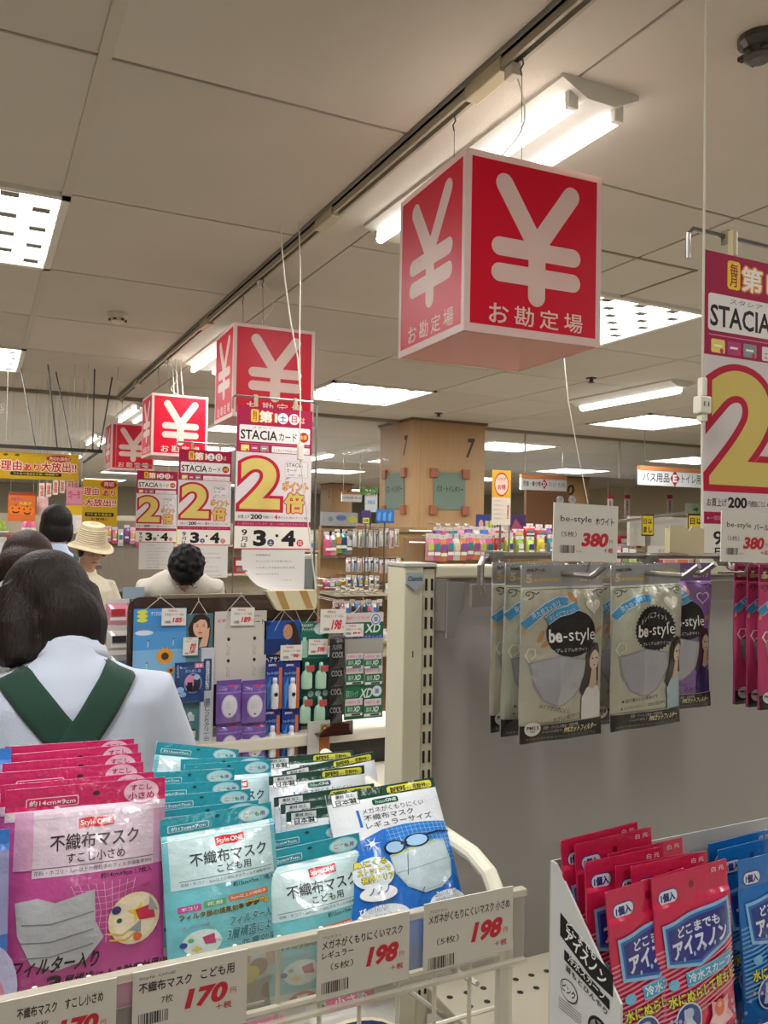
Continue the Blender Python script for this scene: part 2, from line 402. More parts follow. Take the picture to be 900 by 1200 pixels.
# the strips of light beyond the glass curtain
k = 0
for y in (9.6, 12.6, 15.8, 19.2, 23.0):
    for x in (-.6, 3.0, 6.6, 10.2):
        t = thing('ceiling_panel_light', 'flat ceiling light beyond the glass curtain, %s row, %s column' % (ORD[int(k/4)], ('left', 'middle left', 'middle right', 'right')[k % 4]), 'ceiling light', (x, y, CEIL), group='far ceiling lights')
        m = MB(); m.box(-.56, -.52, -.02, .56, .52, .01, '#dddad0'); m.build('frame', 'enamel', t)
        m = MB(); m.box(-.50, -.46, -.026, .50, .46, -.019, '#ffffff'); m.build('diffuser', 'glow_far', t)
        if k % 2 == int(k/4) % 2: lamp('panel_lamp', x, y, CEIL-.05, .9, .9, TROFFER_W*1.5)
        k += 1
for bi, (x, y) in enumerate(((-2.4, -1.5), (.8, -1.2), (.8, -3.2), (3.9, -1.6), (5.5, -2.8))):   # unseen rows added behind and beside the photographer to brighten the front
    batten(x, y, '%s unseen batten fill light added behind the photographer' % ORD[bi], far_=True, watts=16)

# ---------------------------------------------------------------- track with plugs, smoke detectors
t = thing('lighting_track', 'beige ceiling track carrying the cords of the red cubes', 'track', (1.17, 4.0, CEIL))
m = MB()
for (a, b) in ((-.018, -.008), (.008, .018)): m.box(a, -6.2, -.035, b, 3.95, .0, '#a59b86')
m.box(-.018, -6.2, -.012, .018, 3.95, 0, '#6b6252'); m.build('rail', 'enamel', t)
for yy in (-2.25, -1.15, .7, 3.0):
    m = MB(); m.box(-.022, yy-.03, -.045, .022, yy+.14, -.002, '#b8ad8e', bev=.005); m.build('track_joint', 'plastic', t)
def detector(x, y, label, c='#c9c0ad', dark=False, r=.055):
    t = thing('smoke_detector', label, 'smoke detector', (x, y, CEIL))
    m = MB(); m.lathe([(r, 0), (r, -.015), (r*.75, -.03), (r*.7, -.05), (r*.45, -.058)], c if not dark else '#46423c', 18); m.build('housing', 'plastic', t, smooth=False)
    m = MB()
    for k in range(6):
        a = k*PI/3; m.box(r*.76*math.cos(a)-.008, r*.76*math.sin(a)-.008, -.046, r*.76*math.cos(a)+.008, r*.76*math.sin(a)+.008, -.036, '#332f2a')
    m.build('vent_slot', 'matte_plastic', t); return t
p = at(138, 367, z=CEIL); detector(p[0], p[1], 'beige round smoke detector on the ceiling left of the track')
p = at(890, 44, z=CEIL); detector(p[0], p[1], 'dark round smoke detector at the top right corner of the ceiling', dark=True, r=.05)
for i, (px, py) in enumerate(((693, 443), (514, 484), (447, 500))):
    p = at(px, py, z=CEIL); tt = thing('sprinkler', 'small dark sprinkler on the ceiling ' + ('right of the biggest red cube', 'above the square pillar', 'left of the square pillar')[i], 'sprinkler', (p[0], p[1], CEIL))
    m = MB(); m.lathe([(.045, 0), (.04, -.008), (.015, -.012), (.015, -.03), (.028, -.034), (.02, -.04)], '#4b463f', 12); m.build('sprinkler_head', 'steel', tt)
# two spotlights by the curtain
for (px, py, lb) in ((676, 515, 'dark spotlight on the ceiling right of the pillar'), (178, 470, 'small spotlight below the curtain rail')):
    pass
# ================================================================ red yen cubes
RED = '#dc1836'; CREAM = '#efd9cd'
def yen_face(W, H, ox):
    p = Pr(W, 100); h = 100*H/W
    p.rect(0, 0, 100, h, '#ead3cb'); p.rect(4, 4, 96, h-5, RED)
    cy = h*.40; ww = 12.5
    p.cap(27, 17, 50, 52, ww, CREAM); p.cap(76, 17, 51, 52, ww, CREAM); p.cap(51, 50, 51, 84, ww, CREAM)
    p.cap(24, 56, 78, 56, ww*.92, CREAM); p.cap(24, 72, 78, 72, ww*.92, CREAM)
    for i, ch in enumerate('お勘定場'): p.text(ch, 17+i*18.3, h-19, 31+i*18.3, h-7, CREAM, .012)
    return p
CW, CDp, CH = .39, .37, .43
def yen_cube(loc, yaw, label, wires):
    t = thing('yen_cube_sign', label, 'sign', (loc[0], loc[1], loc[2]), yaw, group='red checkout cubes hanging from the track')
    for k, (W, dx, dy, rz) in enumerate(((CW, 0, -CDp/2, 0), (CDp, -CW/2, 0, -PI/2), (CW, 0, CDp/2, PI), (CDp, CW/2, 0, PI/2))):
        m = MB(); m.box(-W/2, 0.0, -CH, W/2, .004, 0, '#ead3cb'); o = m.build('side_panel', 'acrylic', t, loc=(dx, dy, CH/2)); o.rotation_euler = (0, 0, rz)
        q = yen_face(W, CH, 0).build('printed_face', 'acrylic', o)
    m = MB(); m.box(-CW/2+.005, -CDp/2+.005, -CH/2+.0, CW/2-.005, CDp/2-.005, -CH/2+.004, '#e2a79b'); m.build('bottom_panel', 'frosted', t)
    m = MB(); m.box(-CW/2+.01, -CDp/2+.01, CH/2-.012, CW/2-.01, CDp/2-.01, CH/2-.008, '#f0e4dc'); m.build('top_panel', 'acrylic', t)
    m = MB(); m.box(-.06, -.02, -.03, .06, .02, CH/2-.012, '#d8b0a8'); m.build('inner_holder', 'acrylic', t)
    m = MB(); top = CEIL-.038-loc[2]
    c, s_ = math.cos(-yaw), math.sin(-yaw)
    def loc_(X, Y): return (c*(X-loc[0])-s_*(Y-loc[1]), s_*(X-loc[0])+c*(Y-loc[1]))
    for sy in (-1, 1):
        m = MB(); tx, ty = loc_(1.17, loc[1]+sy*.16)
        m.tube([(tx*.9, ty, CH/2-.01), (tx, ty, top-.04)], .0011, '#5a554c', 4)
        m.tube([(tx, ty, top), (tx+.004, ty, top-.015), (tx-.004, ty, top-.03), (tx, ty, top-.045)], .0022, '#4a463f', 6); m.build('suspension_wire', 'cord', t)
    # white lamp cord drooping from the track
    tx, ty = loc_(1.17, loc[1]-.12); pts = []
    for i in range(13):
        u = i/12; pts.append((tx*(1-u)+u*.07+.05*math.sin(u*7), ty*(1-u)+.03*math.sin(u*5), top*(1-u)+CH/2*u-.04*math.sin(u*PI)))
    m = MB(); m.tube(pts, .0022, '#d6d0c4', 6); m.build('power_cord', 'cord', t)
    m = MB(); m.box(tx-.013, ty-.02, top-.033, tx+.013, ty+.02, top-.001, '#c9c2b2', bev=.004); m.build('plug', 'plastic', t)
    return t
for i, (px, py, y, yaw, lb) in enumerate(((0, 0, 0, 0, ''),)): pass
yen_cube((1.210, 1.817, 2.083), -.05, 'nearest and biggest red cube sign with cream yen mark', 4)
yen_cube((1.235, 3.86, 2.120), -.04, 'second red cube sign, right of the tall hanging cord pair', 4)
yen_cube((1.26, 6.0, 2.100), .0, 'third red cube sign, darker, above the middle point poster', 2)
yen_cube((1.27, 8.0, 2.115), .0, 'smallest and farthest red cube sign', 2)

# ================================================================ point posters
MAR = '#9d1543'; GOLD = '#c9a648'
def gold2(p, x0, y0, x1, y1):
    p.text('2', x0, y0, x1, y1, '#cdb765', .035, out='#b01232', ow=.045)
def point_poster(W, big=False):
    p = Pr(W, 100)
    p.rect(0, 0, 100, 175, '#cfc6c6'); p.rect(0, 0, 100, 57, MAR)
    # header line
    p.rr(18, 3, 28, 19, 2, '#f1c23c'); p.text('毎月', 19.8, 4.5, 26.2, 17.5, '#8d1030', .02, vertical=True)
    p.text('第1', 29, 4.5, 52, 18.5, '#f2e9de', .04, out='#e08c2c', ow=.05)
    p.ell(60, 12, 7, 7, '#f2e9de'); p.text('土', 55.5, 7.5, 64.5, 16.5, '#274b8e', .04)
    p.ell(75, 12, 7, 7, '#f2e9de'); p.text('日', 71.5, 7.5, 78.5, 16.5, '#c02338', .04); p.text('は', 83.5, 9, 89.5, 17, '#e9b48a', .02)
    p.rr(3.5, 23, 97, 43.5, 2, '#e2dcd9'); p.text('STACIA', 5, 29, 53, 41, '#231b1c', .02); p.text('カード', 55, 30.5, 79, 40.5, '#231b1c', .012); p.text('スタシア', 20, 24.4, 46, 27.2, '#4b4345')
    p.ell(88.5, 34.5, 6.5, 6.5, '#a8361d'); p.text('お得', 84.5, 31.5, 92.5, 37.5, '#f0c860', .03)
    p.rect(4, 45.5, 97, 46.1, '#c9789a')
    for i, c in enumerate(('#e2cf63', '#b0407a', '#8d8d92')):
        p.rr(6+i*12.5, 48, 16.5+i*12.5, 55.5, 1, c); p.rect(8+i*12.5, 51, 14+i*12.5, 52.2, '#f4ecd0'); p.ell(14+i*12.5, 54.2, 1.4, 1.4, '#c13c55')
    p.rr(46, 48, 97, 56, 1, '#ded8d6'); p.text('エスタシア STACIA ペルソナカード', 48, 51, 95, 55, '#6b3a48')
    # big 2 and the rest
    gold2(p, 5.5, 64, 58, 128)
    for (y0, y1, k) in ((68, 131, 0),): p.poly([(22, 73), (36, 69), (50, 84), (40, 82)], '#ecdca0') if False else None
    p.rr(64, 66, 95, 86.5, 1.5, '#d7cfcf', '#a98b93', .5); p.poly([(67, 86), (73, 86), (64, 91)], '#a98b93')
    p.text('STACIA', 66, 68, 88, 73, '#3b3236', .01); p.text('カード', 66, 75, 80, 80, '#3b3236', .01); p.text('ご利用で（税抜）', 66, 82, 90, 85, '#54484c')
    p.text('ポイント', 61, 92, 96, 104, '#c4ab58', .04, out='#b01232', ow=.05, rot=.03)
    p.text('倍', 64, 106, 91, 132, '#c8b05c', .045, out='#b01232', ow=.05)
    p.text('お買上げ', 4, 135.5, 19, 140, '#231b1c', .01); p.text('200', 20, 134.5, 35, 140.5, '#231b1c', .04); p.text('円(税抜)ごとに', 36, 136, 50, 140, '#231b1c', .01)
    p.text('4', 51, 134.5, 55.5, 140.5, '#c02338', .04); p.text('ポイント', 56, 136, 69, 140, '#231b1c', .02); p.text('（通常は一ポイント）進呈', 70, 136.5, 95, 139.5, '#4b4345')
    p.rect(0, 143, 100, 149.5, MAR); p.text('※一部除外品がございます。詳しくは係員におたずねください。', 4, 145, 96, 147.6, '#cf8fa8')
    p.rect(0, 149.5, 100, 178, '#dcd6cb')
    p.text('9', 9, 153.5, 16, 161, '#1d1a1a', .02); p.text('月', 8.5, 162.5, 16.5, 169, '#1d1a1a', .02); p.text('は', 8.5, 170.5, 16, 176, '#1d1a1a', .02)
    p.text('3', 24, 154, 41, 174.5, '#1d1a1a', .05); p.ell(47, 170, 4.5, 4.5, '#24406f'); p.text('土', 44.3, 167.3, 49.7, 172.7, '#e2dcd0', .02)
    p.ell(55, 161, 2, 2, '#1d1a1a'); p.text('4', 61, 154, 80, 174.5, '#1d1a1a', .05); p.ell(86, 170, 4.5, 4.5, '#c02338'); p.text('日', 83.8, 167.4, 88.2, 172.6, '#e2dcd0', .02)
    p.rect(0, 177, 100, 178.5, '#b01f49')
    return p
PW = .322
def poster(loc, label, notice=True, pole=True, ceilh=CEIL, first=[None]):
    x, y, z = loc    # top left corner of the sheet
    t = thing('point_poster', label, 'poster', (x+PW/2, y, z), group='double point posters over the registers')
    m = MB(); m.box(-PW/2, .0, -PW*1.785, PW/2, .0016, 0, '#cfc6c6'); sh = m.build('sheet', 'paper', t)
    if first[0] is None: o = point_poster(PW).build('print', 'paper', sh); first[0] = o.data
    else: o = bpy.data.objects.new('print', first[0]); COL.objects.link(o); o.parent = sh
    r = thing('poster_frame', 'grey steel rod frame holding the ' + label.split(' poster')[0] + ' poster', 'frame', (x+PW/2, y+.027, z), group='rod frames of the point posters')
    m = MB(); w2 = PW/2+.01
    m.tube([(-w2, 0, -.01), (-w2, 0, .035), (-w2+.012, 0, .045), (w2, 0, .045), (w2+.02, 0, .035), (w2+.02, 0, -z+.001)], .0045, '#8c8a86', 8); m.build('rod', 'steel', r)
    for sx in (-.08, .09):
        m = MB(); m.box(sx-.006, -.024, .002, sx+.006, -.012, .05, '#b0a076', bev=.002); m.box(sx-.003, -.01, .03, sx+.003, .006, .055, '#77705c'); m.build('clip', 'plastic', r)
    return t
A = [(825, 292, 1.05, 'big point poster at the right edge, nearest'), (278, 475, 3.22, 'largest of the three point posters left of the pillar'),
     (210, 526, 4.97, 'middle of the three left point posters'), (160.5, 551, 6.79, 'smallest and leftmost point poster')]
PST = []
for (px, py, y, lb) in A:
    P = at(px, py, y=y); poster(P, lb); PST.append(P)
# notices taped below three posters
def notice(P, w_, h, curl, lb):
    t = thing('paper_notice', lb, 'notice', (P[0]+w_/2, P[1]-.004, P[2]), group='white notices hanging under the posters')
    def wp(x, z): 
        u = max(0, -z/h); return -.06*curl*u**3*(.5-x/w_)
    m = MB(); nu, nv = 10, 12
    def fn(u, v):
        x = (u-.5)*w_; z = -v*h*(1-.18*curl*(1-u)**3*(v > .5)); return (x+.06*curl*v**3*(1-u), wp(x, z), z)
    m.sheet(fn, nu, nv, '#c9c5c0'); sh = m.build('sheet', 'paper', t, smooth=True)
    for q in sh.data.polygons: pass
    p = Pr(w_, 100, warp=lambda x, z: wp(x, z)-.0006, maxlen=.03)
    for i in range(8): p.text(('お客様各位', 'ポイントカードのお取り扱いに', 'つきまして下記のとおり変更', 'させていただきます。', 'ご不明な点がございましたら', '係員までお問い合わせください', '何卒よろしくお願いいたします', '店長')[i], 22, 8+i*9.5, (45, 80, 84, 60, 78, 82, 86, 60)[i], 11+i*9.5, '#77757a')
    p.build('print', 'paper', sh)
def under(i): return PST[i]+np.array([0, .004, -PW*1.785])
notice(under(1)+[.03, 0, .004], .27, .18, 1., 'white paper notice with curled corner under the largest left poster')
notice(under(2)+[.03, 0, .004], .28, .20, 0, 'white paper notice under the middle left poster')
notice(under(3)+[.03, 0, .004], .27, .22, 0, 'white paper notice under the leftmost poster')
# white double cord with socket hanging from the ceiling by the big poster
c0 = at(823, 470, y=1.03)
t = thing('hanging_outlet', 'white cord outlet hanging beside the big point poster', 'outlet', (c0[0], c0[1], c0[2]))
m = MB(); m.tube([(0, 0, .02), (0, 0, CEIL-c0[2])], .0022, '#b3aa98', 6); m.tube([(0, 0, -.03), (.0, 0, -.1), (.004, 0, -.2), (.012, .01, -.3)], .002, '#cdc6b8', 6); m.build('cord', 'cord', t)
m = MB(); m.box(-.013, -.009, -.022, .013, .009, .008, '#ddd6c6', bev=.003); m.box(-.006, -.006, .008, .006, .006, .04, '#ddd6c6', bev=.003); m.box(-.007, -.006, -.035, .007, .006, -.022, '#ddd6c6', bev=.002); m.build('socket', 'plastic', t)
m = MB(); m.box(-.006, -.0098, -.01, -.0045, -.009, -.002, '#221f1c'); m.box(.0045, -.0098, -.01, .006, -.009, -.002, '#221f1c'); m.build('slot', 'plastic', t)
# cord pair hanging in front of the second cube and plug over the poster
for i, (pts, lb) in enumerate((([(329, 276), (334, 330), (341, 380), (349, 420), (352, 470)], 'left white cord hanging past the second red cube'), ([(350, 258), (352, 320), (351, 400), (352, 470), (351, 530), (357, 580), (364, 640), (370, 690)], 'right white cord hanging past the largest left poster'))):
    Y = 3.05; P = [at(a, b, y=Y) for a, b in pts]; top = np.array([P[0][0], Y, CEIL-.02]); P = [top]+P
    t = thing('power_cable', lb, 'cord', P[-1], group='white cords from the track')
    m = MB(); m.tube([q-P[-1] for q in P], .0028, '#cfc8ba', 6); m.build('cord', 'cord', t)
    if i: m = MB(); q = at(352, 530, y=Y-.01)-P[-1]; m.box(q[0]-.012, q[1]-.01, q[2]-.03, q[0]+.012, q[1]+.01, q[2]+.03, '#d6d0c2', bev=.003); m.build('plug', 'plastic', t)
P = [at(202, 404, y=5.9), at(222, 416, y=5.9), at(240, 426, y=5.9)]
t = thing('power_cable', 'white cord bundle between track and third red cube', 'cord', P[0], group='white cords from the track')
m = MB()
for dx in (0, .03, .07): m.tube([np.array([dx, .0, CEIL-P[0][2]-.03]), np.array([dx*.8, 0, -.1]), np.array([dx+.02, 0, -.35-dx])], .0035, '#c5beb0', 5)
m.tube([q-P[0] for q in P], .0045, '#d5cfc2', 5); m.build('cord', 'cord', t)
# ================================================================ packs
def pack(name, label, cat, group, loc, W, H, hd, puff, shell, design, seed=0, lean=0., yaw=0., roll=0., film='film', wr=.0016, U=100., ky=1.):
    q = random.Random(seed); off = q.random()*50
    def warp(x, z):
        u = min(1, abs(2*x/W)); v = min(1, max(0, -z/H))
        b = 0.
        if v > hd:
            vv = (v-hd)/(1-hd); b = puff*(1-u**3.2)*min(1., math.sin(PI*min(.999, vv))**.6)
        n = noise.noise((x*22+off, z*16, off))*wr*1.5+noise.noise((x*60, z*45+off, 3.))*wr*.3
        return -b+n*(1-u**6)*(1 if v > hd else .35)+.002*math.sin(z*30+off)*u*(v > hd)
    t = thing(name, label, cat, loc, group=group, rot=(-lean, roll, yaw))
    m = MB(); nx, nz = 24, 34
    def fr(i, j): return (-W/2+W*i/nx, warp(-W/2+W*i/nx, -H*j/nz), -H*j/nz)
    V = [fr(i, j) for j in range(nz+1) for i in range(nx+1)]; F = []
    for j in range(nz):
        for i in range(nx): a = j*(nx+1)+i; F.append((a, a+nx+1, a+nx+2, a+1))
    nb = len(V); V += [(x, .0012-min(0, y)*.8*(1 if 0 < i_ % (nx+1) < nx else 0), z) for i_, (x, y, z) in enumerate(V)]
    F += [tuple(i+nb for i in f[::-1]) for f in F]
    E1 = [i for i in range(nx+1)]; 
    rim = E1+[j*(nx+1)+nx for j in range(1, nz+1)]+[nz*(nx+1)+i for i in range(nx-1, -1, -1)]+[j*(nx+1) for j in range(nz-1, 0, -1)]
    for a, b in zip(rim, rim[1:]+rim[:1]): F.append((a, b, b+nb, a+nb))
    m.add(V, F, shell); sh = m.build('pouch', film, t, smooth=True)
    p = Pr(W, U, dz=.00016, warp=lambda x, z: warp(x, z)-.0004, maxlen=W/24, ky=ky); design(p, U*H/W/ky); p.build('print', film, sh)
    return t
def maskpic(p, x, y, s, c='#b2b5b9', sh='#82858b'):
    p.poly([(x, y+4*s), (x+12*s, y+2*s), (x+22*s, y+6*s), (x+44*s, y), (x+45*s, y+22*s), (x+50*s, y+34*s), (x+40*s, y+48*s), (x+24*s, y+52*s), (x+10*s, y+46*s), (x+2*s, y+26*s)], c)
    for k in (16, 28, 38): p.line([(x+4*s, y+(k+3)*s), (x+20*s, y+(k+4)*s), (x+44*s, y+(k-1)*s)], .9*s, sh)
def style_logo(p, x0, y0, x1, y1):
    h = y1-y0; p.poly([(x0, y0+.1*h), (x0+(x1-x0)*.3, y0), (x0+(x1-x0)*.7, y0+.12*h), (x1, y0), (x1, y1-.1*h), (x0+(x1-x0)*.7, y1), (x0+(x1-x0)*.3, y1-.1*h), (x0, y1)], '#c92433')
    p.text('Style', x0+1.2, y0+.25*h, x0+(x1-x0)*.48, y1-.15*h, '#f3e8e6', .01); p.text('ONE', x0+(x1-x0)*.52, y0+.27*h, x1-1.2, y1-.25*h, '#f3e8e6', .03)
def d_pink(p, H):
    p.rect(0, 0, 100, 17, '#cf1560'); p.rect(0, 17, 100, H, '#bb4d90'); p.rect(17, 17, 92, 66, '#d6c3d1'); p.rect(0, 17, 100, 24, '#d9c6d3')
    p.rect(6, 18, 17, 60, '#cf9dbd'); p.rect(92, 24, 100, 66, '#cf9dbd')
    p.ell(55, 8, 2.2, 1.6, '#3b1420'); p.rr(12, 8, 44, 15.5, 1.5, '#f1d7e0', ); p.rr(12.6, 8.6, 43.4, 14.9, 1.2, '#cf1560'); p.text('約14cm×9cm', 14, 9.6, 42, 13.9, '#f6e6ec', .02)
    p.ell(84, 9.6, 11.5, 9, '#f0bfd3'); p.text('すこし', 77, 4, 91, 8.6, '#b81256', .02); p.text('小さめ', 75.5, 9.8, 92.5, 15.6, '#b81256', .03)
    style_logo(p, 44, 25, 66, 33); p.text('不織布マスク', 27, 36, 82, 48, '#33262e', .018); p.text('すこし小さめ', 37, 50, 73, 57.5, '#33262e', .012)
    p.rect(17, 59.2, 92, 59.7, '#4b3d46'); p.text('花粉・ホコリ・3μm以上の微粒子のフィルタ捕集率99%', 18, 61, 91, 64.6, '#54454e'); p.text('約14cm×9cm｜7枚入', 58, 67, 91, 71.5, '#33262e', .015)
    for k in range(9):
        p.line([(40+k*5, 74), (48+k*3.5, 95), (40+k*5.5, 118)], .35, '#e0a3cb'); 
    for k in range(8): p.line([(42, 78+k*5), (62, 80+k*4.6), (80, 76+k*5)], .35, '#e0a3cb')
    maskpic(p, 8, 78, 1.05)
    p.text('ポリプロピレン不織布', 68, 80, 90, 82.5, '#c23d4a'); p.ell(80, 104, 17, 19, '#e9d9b0'); p.ell(80, 104, 14, 16, '#efe3c4')
    p.ell(68, 96, 3, 3, '#41387e'); p.ell(70, 104, 1.8, 1.8, '#3a5a4e'); p.star(82, 100, 3, 7.5, 4, '#e8c93a', .3); p.poly([(80, 98), (92, 96), (94, 107), (83, 106)], '#cf2a4e'); p.poly([(90, 90), (96, 102), (89, 100)], '#a9acae')
    p.line([(62, 112), (72, 115), (80, 110)], 1.3, '#d9b02e'); p.line([(64, 117), (74, 119), (82, 114)], 1.3, '#d9b02e'); p.ell(82, 118, 2.8, 2.8, '#e0633f'); p.poly([(76, 112), (84, 106), (84, 115)], '#9a9ca0')
    p.text('フィルター入り', 8, 122, 58, 134, '#241c22', .03, shear=.2); p.text('3', 27, 136, 36, 149, '#241c22', .04, shear=.2); p.text('層構造による防塵効果!', 38, 137, 98, 147, '#241c22', .025, shear=.2)
def d_teal(p, H):
    p.rect(0, 0, 100, 20, '#1796a8'); p.rect(0, 20, 100, H, '#6fbcc6'); p.rect(5, 20, 96, 82, '#c3dde0'); p.rect(0, 20, 100, 27, '#bfe0e3')
    p.ell(50, 6, 2.3, 1.8, '#0d4650'); p.rr(6, 9, 42, 17, 1.5, '#cfe9ec'); p.rr(6.7, 9.7, 41.3, 16.3, 1.2, '#1796a8'); p.text('約12cm×7cm', 9, 11, 39, 15.6, '#e6f5f6', .02)
    p.ell(83, 11, 14.5, 9.5, '#8fd0da'); p.ell(83, 11, 13, 8, '#b9e2e8')
    for i, (ch, c) in enumerate(zip('こども用', ('#d97a3a', '#cf5b86', '#5a9a4a', '#7f6bb0'))): p.text(ch, 73+i*5.2, 9, 77.4+i*5.2, 14, c, .04)
    style_logo(p, 45, 29, 71, 40); p.text('不織布マスク', 22, 44, 90, 59, '#2b3236', .018); p.text('こども用', 44, 61, 74, 70, '#2b3236', .012)
    p.rect(12, 73, 94, 73.6, '#47555a'); p.text('花粉・ホコリ・3μm以上の微粒子のフィルタ捕集率99%', 13, 75.5, 93, 79.5, '#4c5a60'); p.text('約12cm×7cm｜7枚入', 56, 83, 95, 89, '#2b3236', .015)
    p.rr(9, 100, 28, 107, 1, '#b8558c'); p.text('ホコリ', 12, 101.5, 25, 105.5, '#f1e4ec', .01); p.rr(30, 98.5, 49, 105.5, 1, '#63a060'); p.text('花 粉', 33, 100, 46, 104, '#eef4e8', .01); p.rr(51, 97, 88, 104, 1, '#d9764a'); p.text('3μm以上の微粒子', 53, 98.4, 86, 102.6, '#f8eade', .01)
    p.text('フィルタ部の捕集効率', 10, 108.5, 64, 115, '#22282a', .02, out='#d8c84a', ow=.03); p.text('99%', 65, 107, 88, 114, '#d8a82a', .04, out='#4a3a14', ow=.03)
    p.text('フィルター入り', 50, 120, 96, 131, '#23808f', .035, shear=.15, out='#c8e6e8', ow=.03); p.text('3層構造による', 48, 133, 96, 146, '#23808f', .035, shear=.15, out='#c8e6e8', ow=.03); p.text('防塵効果!', 60, 148, 96, 158, '#23808f', .035, shear=.15, out='#c8e6e8', ow=.03)
    p.text('ポリプロピレン不織布', 12, 122, 34, 125, '#c9596b'); p.ell(27, 142, 16, 14, '#cfe0dc'); p.ell(12, 142, 3, 3, '#2c4f8f'); p.ell(18, 138, 2.4, 2.4, '#5fae66'); p.poly([(27, 136), (37, 134), (38, 145), (29, 144)], '#b8446b'); p.poly([(38, 130), (44, 143), (37, 140)], '#d8e3e6'); p.star(22, 148, 2, 4.5, 4, '#e5c643'); p.rect(0, 163, 100, H, '#c3d8d0'); [p.ell(x_, y_, 9, 10, c_) for x_, y_, c_ in ((6, 182, '#8a6a50'), (58, 172, '#c9a58a'), (74, 184, '#8a6a50'), (90, 174, '#c9a58a'), (66, 190, '#d6c64a'))]; p.ell(26, 180, 15, 17, '#c02a36'); p.text('7', 21, 167, 31, 184, '#f0e4e0', .05); p.text('枚入', 18, 186, 34, 193, '#f0e4e0', .03)
def d_glass(p, H):
    p.rect(0, 0, 100, 12, '#12402f'); p.rect(0, 12, 100, H, '#d2d6db')
    p.rr(4, 1.6, 28, 16, .6, '#dfe3e4', '#1d3a30', .5); p.text('素材 加工', 8, 3, 24, 7, '#2c3330', .01); p.text('日本製', 7, 8.4, 25.5, 15, '#20252a', .03)
    p.rr(54, 1.8, 97, 11.4, 3, '#e2dc4a', '#2b3b1c', .4); p.text('BFE95', 57.5, 3.8, 72, 9.6, '#2b331a', .04); p.text('%カット', 72.6, 5.6, 77.6, 9.4, '#2b331a', .01); p.text('花粉99', 78.5, 3.8, 91, 9.6, '#2b331a', .03); p.text('%カット', 91.4, 5.6, 96, 9.4, '#2b331a', .01)
    p.rr(38, 14.5, 62, 21.5, 2, '#144f3c'); p.text('Protect', 41, 16.5, 49.5, 20, '#cfe3da'); p.text('ONE', 50, 16, 60, 19.8, '#cfe3da', .02)
    p.rect(22, 24, 24.4, 44, '#1b62b5'); p.text('メガネがくもりにくい', 27, 23.5, 84, 30, '#2b2f38', .0); p.text('不織布マスク', 27, 31.5, 72, 38.5, '#2b2f38', .006); p.text('レギュラーサイズ', 27, 40, 88, 47, '#2b2f38', .006)
    p.poly([(0, 62), (20, 58), (40, 50), (60, 48.5), (80, 50), (100, 53), (100, H), (0, H)], '#1568bf')
    p.poly([(42, 50.5), (60, 49), (80, 50.5), (100, 53.5), (100, 120), (88, 80), (45, 76), (40, 62)], '#2379cd')
    for k in range(14): p.line([(44+k*4.2, 50), (46+k*4.2, 74+k*1.5)], .35, '#8fc3ea')
    for k in range(10): p.line([(42, 53+k*4.6), (70, 52+k*4.6), (100, 55+k*4.6)], .35, '#8fc3ea')
    p.poly([(40, 80), (58, 76), (84, 72), (93, 74), (95, 98), (92, 114), (80, 124), (64, 126), (50, 116), (42, 100)], '#a9bfcc'); p.poly([(41, 81), (58, 77.5), (84, 74), (91, 76), (93, 98), (90, 112), (79, 121), (64, 123), (51, 114), (43, 99)], '#b9cbd3')
    p.line([(43, 100), (66, 98), (93, 94)], .8, '#93a9b6'); p.line([(56, 82), (52, 104)], .5, '#39424a'); p.line([(64, 120), (56, 136)], .5, '#39424a')
    p.line([(41, 81), (60, 77), (84, 73.5)], 1.2, '#b5cf3a')
    for cx, w_ in ((46, 9.5), (67, 11.5)): p.ell(cx, 72 if cx < 50 else 69, w_, 7.5, '#1d2226'); p.ell(cx, 72 if cx < 50 else 69, w_-1.6, 6, '#9fc6ea')
    p.line([(76, 65), (88, 63.5), (100, 65.5)], 2, '#1d2226'); p.line([(52, 70), (58, 69)], 2, '#1d2226')
    p.ell(24, 95, 17, 17, '#d7e3ec'); p.star(28, 64, 1.2, 8, 6, '#e8f4fa'); p.ell(28, 64, 2.4, 2.4, '#ffffff')
    for i, s_ in enumerate(('鼻にくる', 'ストッパーで', '視界クリア')): p.text(s_, 9+2*i, 80+i*8.5, 36+2*i, 87+i*8.5, '#e1d845', .035, out='#23282c', ow=.04)
    p.ell(25, 116, 15, 8, '#e8ecf0', rot=.1); p.text('ノノノ', 17, 110, 34, 117, '#3b6fb5', .03)
    p.ell(26, 142, 22, 14, '#dbe5ec'); p.text('ぴったり', 8, 128, 30, 134, '#f2f4f8', .03, out='#2a2f6f', ow=.04); p.text('フィット', 10, 136, 34, 142, '#f2f4f8', .03, out='#2a2f6f', ow=.04)
    p.ell(84, 140, 18, 12, '#dbe5ec'); p.text('ふんわり', 72, 128, 94, 133, '#f2f4f8', .03, out='#2a2f6f', ow=.04); p.text('やわらか耳ゴム', 72, 134.5, 96, 139, '#f2f4f8', .03, out='#2a2f6f', ow=.04)
